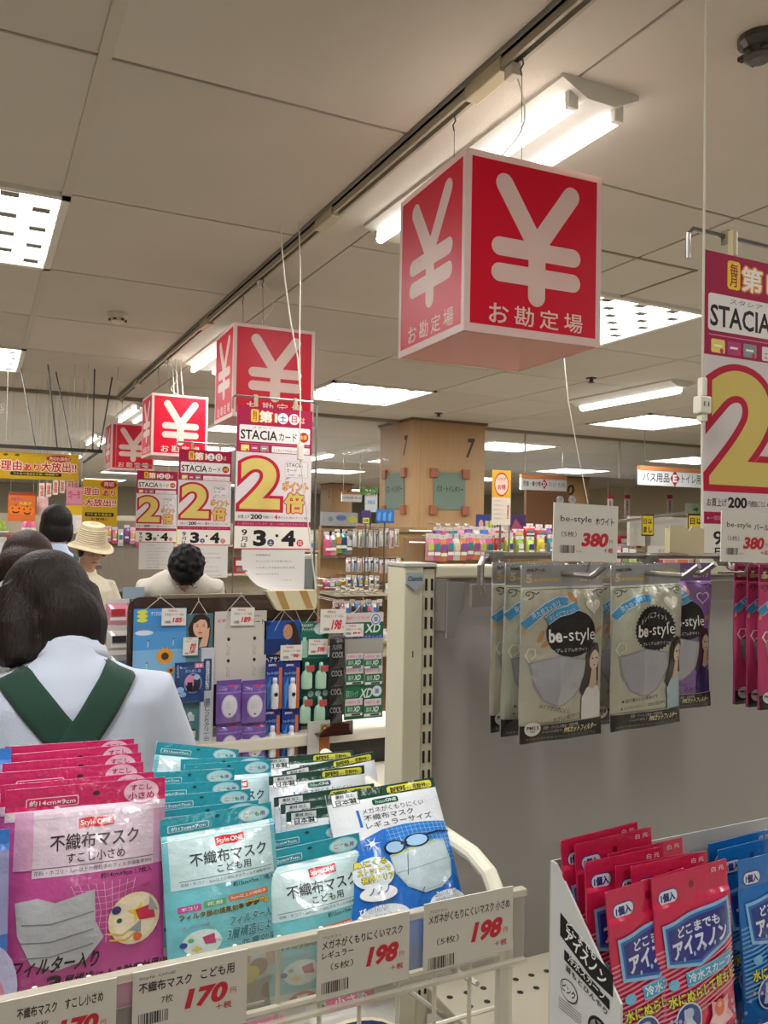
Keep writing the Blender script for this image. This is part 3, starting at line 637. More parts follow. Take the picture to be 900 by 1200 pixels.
def d_be(body, head, var=0, hair='#3a302b', dress='#d4d2cd', foot='#23211f', heart='#dcd5c6'):
    def f(p, H):
        p.rect(0, 0, 100, 26, head); p.rect(0, 26, 100, H, body)
        p.text('白元アース' if var == 0 else 'HAKUGEN', 6, 4, 28, 8, '#33312f', .02)
        p.rect(3, 15, 47, 20.5, '#bba778'); p.text('5', 5, 10.5, 12, 21, '#d8cba2', .04); p.text('枚入り プレミアム', 14, 16.2, 44, 19.4, '#ddd2ae', .01)
        if var == 0: p.text('薄型タイプ', 70, 15, 95, 21, '#e0d4ac', .03, out='#b39c62', ow=.03)
        else: p.ell(84, 13, 11, 6.5, '#c2b184'); p.text('小さめ', 76, 11, 92, 16, '#efe6cc', .03)
        p.ell(53, 11, 2.2, 2, '#3a3836')
        p.rect(0, 26.5, 100, 27.3, '#2b2927'); p.rect(0, 28.5, 100, 29.1, '#55514d')
        for sx in (1, -1):   # scroll ornaments
            cx = 5 if sx > 0 else 95
            p.line([(cx+sx*(a*.9*math.cos(a)+1), 34+a*.7*math.sin(a)) for a in np.arange(.4, 8, .5)], .8, '#2f2c2a')
            p.line([(cx+sx*6, 31), (cx+sx*10, 34), (cx+sx*14, 31.5)], .9, '#2f2c2a')
        p.line([(2, 60), (4, 68), (2, 80)], 3, '#c7a06c') if var == 0 else None
        if var == 0:
            for (a, b, c_) in ((20, 84, .5), (26, 92, .9), (58, 40, 2.6), (90, 80, 1.2)): p.ell(a, b, 3, 8, '#b88a5c', rot=c_)
        # black label
        hw = 29; cx = 55; cy = 82
        p.ell(cx, cy, hw, 28, '#211f1e', 32)
        if var:
            for k in range(36): a = k*2*PI/36; p.ell(cx+(hw+.5)*math.cos(a), cy+28.5*math.sin(a), 1.1, 1.1, '#211f1e', 6)
        # ribbons
        def rib(pts, c, w_=9.5): p.line(pts, w_+1.6, '#d9e2e4'); p.line(pts, w_, c)
        rib([(1, 71-6*var), (14, 58-6*var), (28, 49-4*var), (42, 43), (52, 44)], '#4696c4'); p.text('見た目スッキリ', 7, 49-4*var, 44, 56-4*var, '#dfeaee', .0, rot=-.42)
        if var == 0: rib([(26, 66), (40, 57), (52, 54), (62, 49)], '#4696c4'); p.text('キレイにフィット', 29, 55, 60, 61.5, '#dfeaee', .0, rot=-.34)
        else: p.text('キレイにフィット。', 33, 61, 76, 69, '#e2dedb', .0, arc=9)
        # heart
        hx, hy = 82, 50
        for r_, c_ in ((1., '#ece8dc'), (.82, heart)):
            p.poly([(hx+r_*.65*16*math.sin(a)**3, hy-r_*.62*(13*math.cos(a)-5*math.cos(2*a)-2*math.cos(3*a)-math.cos(4*a))) for a in np.linspace(0, 2*PI, 28)[:-1]], c_)
        p.text('be', 29, 76, 44, 92, '#eae7e3', .03); p.text('-style', 45.6, 76, 83, 95.5, '#eae7e3', .0)
        p.text('～プレミアムホワイト～', 32, 99, 78, 103.5, '#d9d6d2', .0)
        # mask
        p.poly([(7, 105+10), (40, 97+10), (74, 104+10), (74, 120+10), (69, 137+10), (59, 150+10), (47, 158+10), (35, 158+10), (22, 150+10), (12, 132+10)], '#949398')
        p.poly([(9, 106+10), (40, 98+10), (40, 157+10), (23, 148.5+10), (14, 131+10)], '#a3a3aa'); p.poly([(40, 98+10), (72, 105+10), (72, 120+10), (67, 136+10), (58, 148.5+10), (46, 156.5+10), (40, 157+10)], '#adadb1')
        p.line([(8, 104+10), (4, 96+10), (7, 88+10), (13, 88+10), (14, 96+10), (9, 101+10)], 1.6, '#d8d3c4')
        # woman
        gx = 84 if var == 0 else 88
        p.poly([(gx-9, 88+10), (gx-3, 84+10), (gx+6, 86+10), (gx+10, 98+10), (gx+9, 118+10), (gx+12, 134+10), (gx-2, 130+10), (gx-12, 150+10), (gx-17, 142+10), (gx-13, 122+10), (gx-12, 100+10)], hair)
        p.poly([(gx-14, 152+10), (gx-8, 140+10), (gx, 136+10), (gx+9, 140+10), (min(99, gx+14), 150+10), (min(99, gx+14), H-20), (gx-12, H-20)], dress)
        p.poly([(gx-3, 118+10), (gx+5, 118+10), (gx+6, 138+10), (gx, 142+10), (gx-5, 138+10)], '#c3ab95')
        p.ell(gx+1, 116, 8, 12.5, '#cdb7a3', rot=.05); p.ell(gx-2.5, 114, 1.3, .9, '#2a2320'); p.ell(gx+4.5, 114, 1.3, .9, '#2a2320'); p.ell(gx+1, 122.5, 1.8, .8, '#a8453f'); p.line([(gx+1, 104+10), (gx+.4, 108.6+10)], .4, '#a08a78')
        p.poly([(gx-8, 98+10), (gx-2, 92+10), (gx+5, 93+10), (gx+9, 100+10), (gx+7, 92+10), (gx, 87+10), (gx-7, 90+10)], hair)
        p.poly([(gx+9, 118+10), (gx+12, 112+10), (gx+12, 122+10), (gx+13, 140+10), (gx+9, 138+10)], '#c3ab95') if gx < 86 else None
        if var == 0: p.text('メイクがつきにくく、', 18, 168, 58, 174, '#3b3631', .0, rot=.28); p.text('やさしい肌ざわり', 36, 180, 70, 186, '#3b3631', .0, rot=-.1)
        else: p.text('✦ 肌に優しい工夫タイプ', 12, 169, 60, 174, '#4a453f', .0, rot=-.06); p.text('✦ メイクがつきにくく、なめらか肌ざわり', 12, 178, 72, 183, '#4a453f', .0, rot=-.06)
        p.rect(0, H-22, 100, H, foot); p.rect(0, H-22, 100, H-21.2, '#b7b0a0')
        if var == 0: p.ell(13, H-17, 9, 8.5, '#d7d4cd'); p.text('PM2.5', 6.5, H-20.5, 19.5, H-16.5, '#2f2c2a', .02); p.text('対応', 10, H-15.4, 16, H-13, '#2f2c2a')
        p.text('花粉・ウイルス飛沫・花粉対策', 25, H-19.5, 68, H-15, '#b9b4aa', .01); p.text('0.1μmの微粒子', 25, H-14, 48, H-10, '#a9a49a', .0)
        p.text('99%カットフィルター', 50, H-16, 93, H-8, '#d9cf9e', .03, shear=.2)
        p.text('日本製 不織布使用 PP PE ナイロン ポリウレタン', 6, H-6, 92, H-3.6, '#8a857c')
    return f
def d_ice(bg='#cf2450', st='#dd8fa4', deep='#2a2c86'):
    def f(p, H):
        p.rect(0, 0, 100, H, bg)
        p.rr(6, 13, 32, 27, 6.5, '#dfe3ee', '#2c3590', 1); p.text('1個入', 9.5, 16, 28.5, 24.5, '#222a80', .05)
        p.ell(50, 14, 3.4, 4, '#8d1232' if bg[1] == 'c' else '#0d4a80'); p.text('白 元', 78, 4, 95, 9, '#ecd0d8', .02)
        for k in range(17): p.line([(0, 70+k*4.4), (100, 46+k*4.4)], 1.7, st)
        p.poly([(6, 44), (48, 38), (94, 33), (97, 72), (68, 82), (50, 89), (10, 84)], '#8fc0e6'); p.poly([(9, 47), (48, 41), (91, 36.5), (94, 70), (66, 79), (50, 86), (13, 81)], '#2569b4'); p.poly([(12, 49.5), (48, 44), (88, 39.5), (91, 68.5), (65, 76.5), (50, 83), (15, 78.5)], deep)
        p.text('どこまでも', 24, 47, 78, 57, '#dbe2f2', .03, rot=-.08); p.text('アイスノン', 17, 58, 88, 75, '#dbe2f2', .04, rot=-.1)
        for k in range(4): p.ell(30+k*13, 79-k*2.5, 1.4, 2.2, '#8fc0e6')
        p.line([(30, 98), (60, 95), (94, 91)], 13, '#9bd2ea'); p.line([(30, 98), (60, 95), (94, 91)], 11, '#4aa2cf'); p.ell(16, 100, 6, 5, '#6fb8dc'); p.text('冷水スカーフ', 32, 90.5, 92, 99.5, '#e6f3f7', .03, rot=-.07)
        p.text('水にぬらして首もと', 8, 105, 96, 117, '#e3df3c', .04, rot=-.1, out='#3a3a1e', ow=.035)
        p.ell(30, 135, 15.5, 17, '#dfe6ef'); p.ell(30, 135, 14, 15.5, '#26408f'); p.poly([(24, 124), (34, 124), (33, 134), (38, 140), (36, 147), (22, 145), (24, 136)], '#c6d3e6'); p.ell(30, 128, 5, 5, '#aebfdb')
        for k in range(30): a = k*2.4; p.ell(50+48*math.cos(a*1.7+k), 158+26*math.sin(a), 1.9, 1.9, '#a8a9cc')
        p.star(72, 142, 12, 21, 5, '#e69fae', .3); p.star(72, 142, 9, 16, 5, '#efc0c4', .5); p.ell(71, 134, 7, 8, '#e06a4a'); p.ell(71, 131, 3, 3, '#f0a58a'); p.star(60, 160, 3, 8, 5, '#d83a6a', .2); p.star(86, 160, 3, 8, 5, '#7a3fa0', .2)
        p.rect(0, 176, 100, H, '#a81840' if bg[1] == 'c' else '#154f93'); p.text('くり返し使えます', 12, 180, 88, 188, '#e9dfe6', .02)
    return f
# ================================================================ gondola with the hanging masks
CREAMW = '#cfc8ae'
def fixture():
    t = thing('shelving_gondola', 'cream gondola shelving with slotted post and bare grey back panel', 'shelving', (.499, .95, 0))
    m = MB(); m.box(0, -.0, 0, .028, .05, 1.352, CREAMW, bev=.002); m.build('post_cover', 'enamel', t)
    m = MB(); m.box(.0285, .002, 0, .046, .05, 1.349, CREAMW, bev=.001); up = m.build('upright', 'enamel', t)
    m = MB(); m.box(-.001, -.002, 1.352, .047, .052, 1.357, '#b9b7ae', bev=.001); m.build('post_cap', 'enamel', t)
    p = MB(); p.prism([(0.001, 1.345), (.0265, 1.345), (.0265, 1.331), (.014, 1.321), (.001, 1.331)], -.003, 0, '#9aa5ad'); b = p.build('badge', 'plastic', t)
    q = Pr(.024, 100); q.text('Chunichi', 6, 20, 94, 46, '#2c3138', .02); q.build('print', 'plastic', b, loc=(.0138, -.0031, 1.345))
    m = MB(); m.box(0, 0, 0, .0032, .003, .0155, '#1d1a16'); s0 = None
    for i in range(22):
        for j in (0, 1):
            x, z = .0315+j*.0085, 1.321-.025*i-.5*0
            if s0 is None: s0 = m.build('slot', 'matte_plastic', up, loc=(x, .0012, z))
            else: s = s0.copy(); COL.objects.link(s); s.location = (x, .0012, z)
    m = MB(); m.box(.013, -.0004, 1.235, .0145, .001, 1.243, '#1d1a16'); m.build('keyhole', 'matte_plastic', t)
    m = MB(); m.box(.046, .012, .80, 1.30, .03, 1.338, '#9d9993'); m.build('back_panel', 'panel_paint', t)
    for k, (a, b_) in enumerate(((.047, .115), (.1155, 1.30))):
        m = MB(); m.box(a, 0.0, 1.337, b_, .045, 1.354, CREAMW, bev=.003); m.build('top_rail', 'enamel', t)
    # bracket and flat back bar
    m = MB(); m.prism([(.047, 1.335), (.073, 1.333), (.072, 1.300), (.062, 1.286), (.058, 1.262), (.047, 1.262)], -.03, -.026, '#827f78'); m.prism([(.046, 1.337), (.052, 1.337), (.052, 1.27), (.046, 1.27)], -.027, .004, '#6b6760'); m.build('bracket', 'enamel', t)
    m = MB(); m.box(.07, -.052, 1.303, 1.1, -.046, 1.332, '#7b756c'); m.build('back_bar', 'enamel', t)
    # base deck with perforations
    m = MB(); m.box(.046, -.46, .785, 1.30, .012, .803, '#b3ab98', bev=.002); dk = m.build('shelf_deck', 'enamel', t)
    m = MB(); m.box(.046, -.46, .72, 1.30, -.455, .785, '#b3ab98'); m.build('shelf_lip', 'enamel', t)
    m = MB()
    for i in range(44):
        for j, yy in enumerate((-.03, -.058)):
            x = .06+i*.0255+j*.0128; m.add([(x+.0045*math.cos(k*PI/4), yy+.0045*math.sin(k*PI/4), .8033) for k in range(8)], [tuple(range(8))], '#2c2924')
    o = m.build('perforation', 'matte_plastic', t); o['kind'] = 'stuff'
    m = MB(); m.box(.05, -.3, .0, 1.3, .01, .70, '#7d776c'); m.build('plinth', 'panel_paint', t)
    return t
fixture()
# crossbar and pegs
def bar():
    t = thing('hook_bar', 'chrome crossbar above the hanging mask packs', 'bar', (.531, .82, 1.372))
    m = MB(); pts = [(.004, .0, -.045), (-.0, .0, -.035), (0, 0, -.012), (.004, 0, -.004), (.014, 0, 0), (.7, 0, .0)]
    m.tube(pts, .0042, '#a5a29c', 10); m.build('tube', 'steel', t)
    for x in (.135, .255):
        m = MB(); m.tube([(x, 0, 0), (x, .0, -.03), (x, .05, -.035)], .003, '#a5a29c', 8); m.build('bar_arm', 'steel', t)
bar()
def peg(x, y1, z, label, y0=.812, tip=.012, tx=0):
    t = thing('display_hook', label, 'hook', (x, y0, z), group='steel pegs of the mask packs')
    m = MB(); L = y0-y1
    m.tube([(0, 0, .012), (0, -.004, .002), (0, -.01, 0), (0, -L, 0), (0, -L-.006, .003), (0, -L-.02, tip)], .0033, '#98958f', 8); m.build('prong', 'steel', t)
    m = MB(); m.box(-.008, -.004, .004, .008, .016, .02, '#98958f', bev=.002); m.build('hook_clasp', 'steel', t); return t
PX = [.548, .672]
peg(PX[0], .645, 1.3575, 'left steel peg holding the silver packs')
peg(PX[1], .645, 1.3565, 'middle steel peg, through the pack right of the left peg')
peg(.79, .73, 1.3545, 'steel peg holding the purple pack')
peg(.925, .66, 1.3545, 'rightmost steel peg holding the pink packs')
# price card holder rods (rise over each peg)
def card380(loc, label, W=.0815, H=.0575, kana='ホワイト', rz=.0, ry=.02):
    t = thing('price_card', label, 'price card', loc, group='standing price cards over the pegs', rot=(0, ry, rz))
    m = MB(); m.box(-W/2, 0, -H, W/2, .0012, 0, '#d4d0c6'); sh = m.build('card', 'card', t)
    p = Pr(W, 100); p.text('be-style', 10, 15, 58, 24.5, '#3a3836', -.0); p.text(kana, 64, 16, 93, 25, '#3a3836', .015)
    p.text('（5枚）', 12, 34, 35, 41, '#4a4845', .0); p.bars(10, 51, 33, 60.5, '#3a3836', 22); p.text('0123456', 35, 57.5, 44, 59.3, '#6a6865')
    p.text('380', 44, 35, 85, 52, '#c02434', .05, shear=.2); p.text('円', 87, 43, 92, 48, '#c02434'); p.text('＋税', 78, 53, 93, 59.5, '#c02434', .02)
    p.build('print', 'card', sh)
    m = MB(); m.tube([(.012, .006, -H*.2), (.012, .006, -H+.002), (.012, .012, -H-.012), (.012, .05, -H-.014)], .0014, '#8f8c86', 6); m.build('wire_holder', 'steel', t); return t
p = at(688, 591, y=.655); card380(p, 'white price card reading 380 at the centre, above the left silver packs')
p = at(876, 600, y=.665); card380(p, 'white price card reading 380 at the right edge of the photo', kana='パール')
SIL = '#aeaca4'
fam = 'silver mask packs on pegs'
BW, BH = .105, .181
spec = [('frontmost silver mask pack on the left peg, grey dress woman', d_be('#b9b4a2', '#a9a9aa'), .690, 0), ]
# left peg
A0 = pack('mask_pack', 'frontmost silver mask pack on the left peg, two blue ribbons', 'mask pack', fam, (PX[0], .690, 1.367), BW, BH, .13, .009, SIL, d_be('#b5b09e', '#a2a2a3'), 3, film='foil', wr=.003, ky=.82, roll=.0)
A0.rotation_euler = (.02, -.015, 0)
B0 = pack('mask_pack', 'frontmost pack on the middle peg with dotted black disc', 'mask pack', fam, (PX[1], .700, 1.3665), BW, BH, .13, .009, SIL, d_be('#b7b8a4', '#9fa09f', 1, dress='#a8bfc8'), 5, film='foil', wr=.003, ky=.82)
B0.rotation_euler = (.01, -.02, .04)
dup(A0, (PX[0]-.0, .748, 1.367), 'rearmost silver pack on the left peg, narrow strip at the far left', rot=(.0, .0, .10))
dup(B0, (PX[0]+.003, .720, 1.366), 'silver pack directly behind the frontmost one on the left peg', rot=(.015, .01, -.04))
dup(A0, (PX[1]+.001, .730, 1.366), 'silver pack behind the dotted disc pack on the middle peg', rot=(.0, .01, -.03))
dup(B0, (PX[1]-.0, .757, 1.366), 'rearmost silver pack on the middle peg', rot=(-.01, .0, .06))
pack('mask_pack', 'single purple mask pack hanging behind the middle peg', 'mask pack', 'purple mask packs on pegs', (.79, .765, 1.365), BW, BH, .13, .009, '#6b4a86', d_be('#8d6aa6', '#7d5a98', dress='#26285e', hair='#4a3040', heart='#8a5aa8'), 8, film='foil', wr=.0025, ky=.82)
P0 = pack('mask_pack', 'rightmost of the three pink hanging mask packs', 'mask pack', 'pink mask packs on pegs', (.932, .722, 1.365), BW, BH, .13, .008, '#a5466a', d_be('#c24673', '#8f3050', dress='#3a3a4a', heart='#d67a9a'), 9, film='foil', wr=.003, ky=.82)
dup(P0, (.932, .742, 1.365), 'middle one of the three pink hanging mask packs', rot=(0, 0, .05)); dup(P0, (.93, .762, 1.365), 'leftmost of the three pink hanging mask packs', rot=(0, 0, .08))
# cream card pocket on the bar behind
p = at(805, 616, y=.80)
t = thing('card_pocket', 'cream paper pocket clipped to the bar right of the price card', 'card holder', (p[0], p[1], p[2]))
m = MB(); w2 = .030
m.prism([(-w2*1.0, -.0), (-.008, .001), (-.002, -.006), (.004, -.0065), (.010, .0), (w2*1.05, -.004), (w2*1.05, -.038), (-w2, -.035)], 0, .001, '#c9bd98'); m.build('front', 'paper', t)
m = MB(); m.box(-w2, .0012, -.036, w2*1.05, .009, -.004, '#bfb28c'); m.build('back', 'paper', t)
# ---------------------------------------------------------------- cardboard tray of cooling scarves
DZ = .804
t = thing('cardboard_tray', 'white cardboard display tray holding the pink scarf packs', 'tray', (.60, .651, DZ))
TD = .115; Zf, Zb = .12, .222; TWd = .36
m = MB(); th = .0025
m.add([(0, 0, 0), (0, TD, 0), (0, TD, Zb), (0, TD*.93, Zb), (0, 0, Zf), (-th, 0, 0), (-th, TD, 0), (-th, TD, Zb), (-th, TD*.93, Zb), (-th, 0, Zf)],
      [(0, 1, 2, 3, 4), (9, 8, 7, 6, 5), (0, 5, 6, 1), (1, 6, 7, 2), (2, 7, 8, 3), (3, 8, 9, 4), (4, 9, 5, 0)], '#c9c9c6'); side = m.build('side_wall', 'paper', t)
m = MB(); m.box(-th, -.002, 0, TWd, 0, .05, '#c9c9c6'); m.build('front_wall', 'paper', t)
m = MB(); m.box(-th, TD, 0, TWd, TD+.002, Zb, '#bfbfbb'); m.build('back_wall', 'paper', t)
m = MB(); m.box(0, 0, 0, TWd, TD, .002, '#bfbfbb'); m.build('tray_floor', 'paper', t)
m = MB(); m.box(TWd, 0, 0, TWd+th, TD, .05, '#c9c9c6'); m.build('side_wall', 'paper', t)
p = Pr(TD, 100); K = '#1d1c1b'
p.text('どこでも', 40, 46, 84, 54, K, .0) if False else None
p.poly([(15, 44), (60, 60), (90, 68), (90, 88), (60, 84), (15, 66)], K); p.text('どこまでも', 24, 52, 68, 61, '#e4e4e2', .02, rot=.3); p.text('アイスノン', 22, 63, 82, 76, '#e4e4e2', .03, rot=.3)
p.poly([(22, 76), (86, 92), (86, 101), (22, 86)], K); p.text('冷水スカーフ', 28, 83, 80, 91, '#dededc', .02, rot=.24); p.text('首もとひんやり', 24, 95, 84, 101, K, .02, rot=.22)
p.ell(30, 112, 13, 10, K); p.ell(30, 112, 12, 9, '#c9c9c6'); p.text('ピンク', 20, 108, 40, 116, K, .02, rot=.1)
for k in range(5): p.rect(14, 125+k*2.4, 48, 125.8+k*2.4, '#7a7a78')
p.ell(72, 128, 15, 13, K); p.ell(72, 128, 12, 10, '#8d8d8b'); p.star(72, 126, 5, 11, 6, K)
o = p.build('print', 'paper', side); o.rotation_euler = (0, 0, -PI/2); o.location = (-th-.0001, TD/2, Zb)
SW, SH = .112, .232
sc = 'pink cooling scarf packs in the tray'
def sp(px, py, Y, base, label, lean=.22, yaw=0, roll=0, grp=sc):
    P = at(px, py, y=Y); return dup(base, P, label, rot=(-lean, roll, yaw), group=grp)
E0 = pack('scarf_pack', 'frontmost pink cooling scarf pack with whole front visible', 'scarf pack', sc, at(808, 1018, y=.672), SW, SH, .14, .006, '#c22450', d_ice(), 4, lean=.06, roll=-.04, wr=.002)
for px, py, Y, r_, lb in ((757, 1031, .678, -.07, 'second pink scarf pack, left of the frontmost one'), (785, 1006, .690, .0, 'third pink scarf pack, just behind the front pair'), (767, 1007, .702, .02, 'fourth pink scarf pack from the front'),
        (732, 1001, .714, .0, 'pink scarf pack low at the tray side, behind the second one'), (757, 991, .726, -.02, 'pink scarf pack with header in the middle of the bunch'), (719, 979, .738, -.04, 'pink scarf pack just in front of the rearmost one'), (703, 974, .748, -.05, 'rearmost pink scarf pack at the tray corner')):
    sp(px, py, Y, E0, lb, .05, 0, r_)
G0 = pack('scarf_pack', 'front blue cooling scarf pack at the right edge', 'scarf pack', 'blue cooling scarf packs', at(903, 1000, y=.69), SW, SH, .14, .006, '#1269b8', d_ice('#1470c0', '#6aa8d8', '#1f3a8a'), 6, lean=.06, roll=.0, wr=.002)
sp(880, 987, .72, G0, 'blue scarf pack right behind the front blue one', .05, 0, -.02, 'blue cooling scarf packs')
sp(868, 980, .74, G0, 'rearmost blue scarf pack', .05, 0, -.03, 'blue cooling scarf packs')
# ================================================================ basket shelf with mask packs in the foreground
RY, RZ = .548, 1.1155
t = thing('wire_basket', 'white wire basket shelf in front holding the mask packs', 'basket', (0, .55, 0))
X0, X1, BK = -.30, .392, .40
m = MB(); zt = 1.118
m.tube([(X1, BK, zt+.004), (X1, .13, zt+.004), (X1, .06, zt+.003), (X1, .035, zt-.004), (X1, .018, zt-.022), (X1, .012, zt-.05), (X1, .012, .3)], .0072, '#d2ccb9', 12); m.build('side_tube', 'enamel', t)
m = MB(); m.tube([(X0, .012, RZ-.055), (X1, .012, RZ-.055)], .003, '#d2ccb9', 8); m.build('front_wire', 'enamel', t)
m = MB(); m.tube([(X0, BK, zt), (X1, BK, zt)], .005, '#d2ccb9', 8); m.build('back_wire', 'enamel', t)
i = 0; x = X0+.02
while x < X1-.01:
    m = MB(); m.tube([(0, .013, RZ-.005), (0, .013, .90)], .0017, '#d2ccb9', 6)
    m.build('grid_wire', 'enamel', t, loc=(x, 0, 0)); x += .032
for k in range(7):
    m = MB(); m.tube([(X0, .02+k*.06, 1.012+k*.002), (X1, .02+k*.06, 1.012+k*.002)], .0017, '#d2ccb9', 6); m.build('floor_wire', 'enamel', t)
m = MB(); m.tube([(X1-.02, .02, 1.035), (X1-.02, BK-.1, .99)], .0022, '#b9b4a6', 6); m.tube([(X1-.02, .02, .99), (X1-.02, BK, .93)], .0022, '#b9b4a6', 6); m.build('side_wire', 'enamel', t)
t = thing('price_rail', 'translucent price rail along the basket front', 'rail', (0, RY-.004, RZ))
m = MB(); m.box(X0, .002, -.0545, X1+.008, .0035, .0, '#bdb7a8'); m.build('backing_strip', 'clear_film', t)
m = MB(); m.box(X0, -.0015, -.004, X1+.008, .0065, .0015, '#c9c2b0', bev=.0012); m.build('top_lip', 'frosted', t)
m = MB(); m.box(X0, -.0015, -.056, X1+.008, .0035, -.0535, '#c9c2b0'); m.build('bottom_lip', 'frosted', t)
def pcard(l, r, kind, label):
    a, b = at(*l, y=RY-.006), at(*r, y=RY-.006); W = b[0]-a[0]; z = (a[2]+b[2])/2
    t = thing('price_card', label, 'price card', ((a[0]+b[0])/2, RY-.0065, z), group='price cards in the basket rail')
    m = MB(); m.box(-W/2, 0, -.049, W/2, .001, 0, '#cbc6ba'); sh = m.build('card', 'card', t)
    p = Pr(W, 100); q = 100*.049/W; K = '#2d2b29'; R_ = '#bf2433'
    if kind == 0:
        p.text('不織布マスク　すこし小さめ', 14, 9, 88, 19, K, .02); p.text('7枚', 30, 24, 41, 30, K); p.text('170', 50, 28, 84, 46, R_, .05, shear=.25); p.text('円', 86, 36, 91, 41, R_); p.bars(12, 38, 36, 48, K)
    elif kind == 1:
        p.text('Style ONE', 5, 5, 36, 8, '#6a6865'); p.text('不織布マスク', 5, 10, 50, 19, K, .02); p.text('こども用', 58, 9, 88, 18, K, .02); p.text('7枚', 24, 24, 34, 31, K)
        p.text('170', 46, 24, 82, 41, R_, .05, shear=.25); p.text('円', 85, 31, 90, 36, R_); p.text('＋税', 72, 42, 86, 48, R_, .02); p.bars(5, 36, 30, 46, K)
    else:
        p.text('プロテクト', 5, 7, 25, 10, '#6a6865'); p.text('メガネがくもりにくいマスク' if kind == 2 else 'メガネがくもりにくいマスク 小さめ', 5, 11, 92 if kind == 2 else 96, 20, K, .015)
        if kind == 2: p.text('レギュラー', 5, 22, 38, 29, K, .015)
        p.text('（5枚）', 14, 34, 38, 41, K); p.text('198', 54, 27, 87, 46, R_, .05, shear=.25); p.text('円', 89, 38, 94, 43, R_); p.text('＋税', 79, 49, 93, 55, R_, .02); p.bars(5, 51, 33, 62, K, 20)
    p.build('print', 'card', sh)
pcard((0, 1176), (137, 1144), 0, 'left price card for the slightly smaller size masks')
pcard((156, 1142), (290, 1110), 1, 'price card reading 170 below the teal children mask packs')
pcard((372, 1092), (480, 1066), 2, 'price card reading 198 for regular size')
pcard((497, 1061), (601, 1037), 3, 'price card reading 198 at the right end of the rail')
LN = .38
def mp(base, px, py, Y, label, grp, lean=LN, yaw=0., roll=0., scale=None):
    P = at(px, py, y=Y); return dup(base, P, label, rot=(-lean, roll, yaw), group=grp, scale=scale)
g1 = 'pink mask packs in the basket'
W1, H1 = .114, .158
K1 = pack('mask_pack', 'frontmost pink mask pack with whole front visible', 'mask pack', g1, at(104, 918, y=.662), W1, H1, .10, .011, '#d39ab8', d_pink, 11, lean=.2, roll=.03, wr=.0016, ky=.82)
for i, (px, py, Y, r_) in enumerate(((94, 912, .695, .0), (86, 899, .735, .01), (87, 888, .77, .0), (86, 878, .80, -.01), (84, 870, .83, .01))):
    mp(K1, px, py, Y, ('pink mask pack directly behind the frontmost pink one', 'third pink mask pack from the front', 'fourth pink mask pack from the front', 'fifth pink mask pack from the front', 'rearmost pink mask pack in the basket')[i], g1, .2-.02*i, 0, r_+.02)
g2 = 'teal children mask packs in the basket'
W2, H2 = .090, .127
K2 = pack('mask_pack', 'frontmost teal children mask pack, largest of the teal ones', 'mask pack', g2, at(254, 950, y=.655), W2, H2, .12, .010, '#9fcfd6', d_teal, 12, lean=.3, roll=-.03, wr=.0018, ky=.71)
for px, py, Y, r_, lb in ((243, 944, .70, .02, 'teal mask pack directly behind the largest teal one'), (236, 929, .735, .04, 'third teal mask pack of the left teal row'), (228, 917, .77, .06, 'fourth teal mask pack of the left teal row'),
                          (222, 903, .81, .06, 'fifth teal mask pack of the left teal row'), (268, 893, .83, .05, 'teal pack shifted right, showing its white body beside the green packs'), (262, 888, .86, .07, 'second teal pack from the back'), (233, 874, .885, .19, 'rearmost teal mask pack, tilted down to the right')):
    mp(K2, px, py, Y, lb, g2, .2, 0, r_)
mp(K2, 362, 988, .643, 'front teal mask pack of the right teal pair, beside the glasses pack', g2, .26, 0, -.05)
mp(K2, 359, 970, .662, 'rear teal mask pack of the right teal pair', g2, .22, 0, -.02)
g3 = 'white mask packs with dark green headers'
W3, H3 = .107, .148
K3 = pack('mask_pack', 'frontmost white and blue mask pack showing black glasses', 'mask pack', g3, at(446, 921, y=.669), W3, H3, .05, .010, '#c9d3dc', d_glass, 13, lean=.5, roll=-.03, wr=.0016, ky=.69)
for px, py, Y, r_, lb in ((398, 944, .722, .02, 'green headed pack just left behind the glasses pack'), (390, 935, .745, .01, 'second green headed pack behind the glasses pack'), (381, 926, .765, -.01, 'third green headed pack behind the glasses pack'),
                          (372, 903, .81, -.0, 'fourth green headed pack behind the glasses pack'), (385, 892, .835, -.09, 'green headed pack tilted up to the right'), (362, 884, .86, .02, 'rearmost green headed mask pack')):
    mp(K3, px, py, Y, lb, g3, .22, 0, r_)
def d_lilac(p, H):
    p.rect(0, 0, 100, H, '#4a78c4'); p.rect(0, 0, 100, 8, '#2c78cc'); p.rect(0, 12, 100, 60, '#9a9ac8'); p.ell(80, 90, 26, 30, '#b9b6d8'); p.ell(85, 95, 14, 16, '#c98a9a'); p.text('マスク', 20, 24, 80, 44, '#eef0f8', .03); p.text('効果!', 60, 140, 96, 150, '#e8ecf6', .03)
mp(pack('mask_pack', 'blue and lilac mask pack cut by the left edge of the photo', 'mask pack', 'blue mask packs', at(-98, 985, y=.645), .115, .18, .06, .009, '#6f86c0', d_lilac, 15, lean=.2), -74, 884, .80, 'rear blue mask pack at the left edge beside the pink ones', 'blue mask packs', .25)
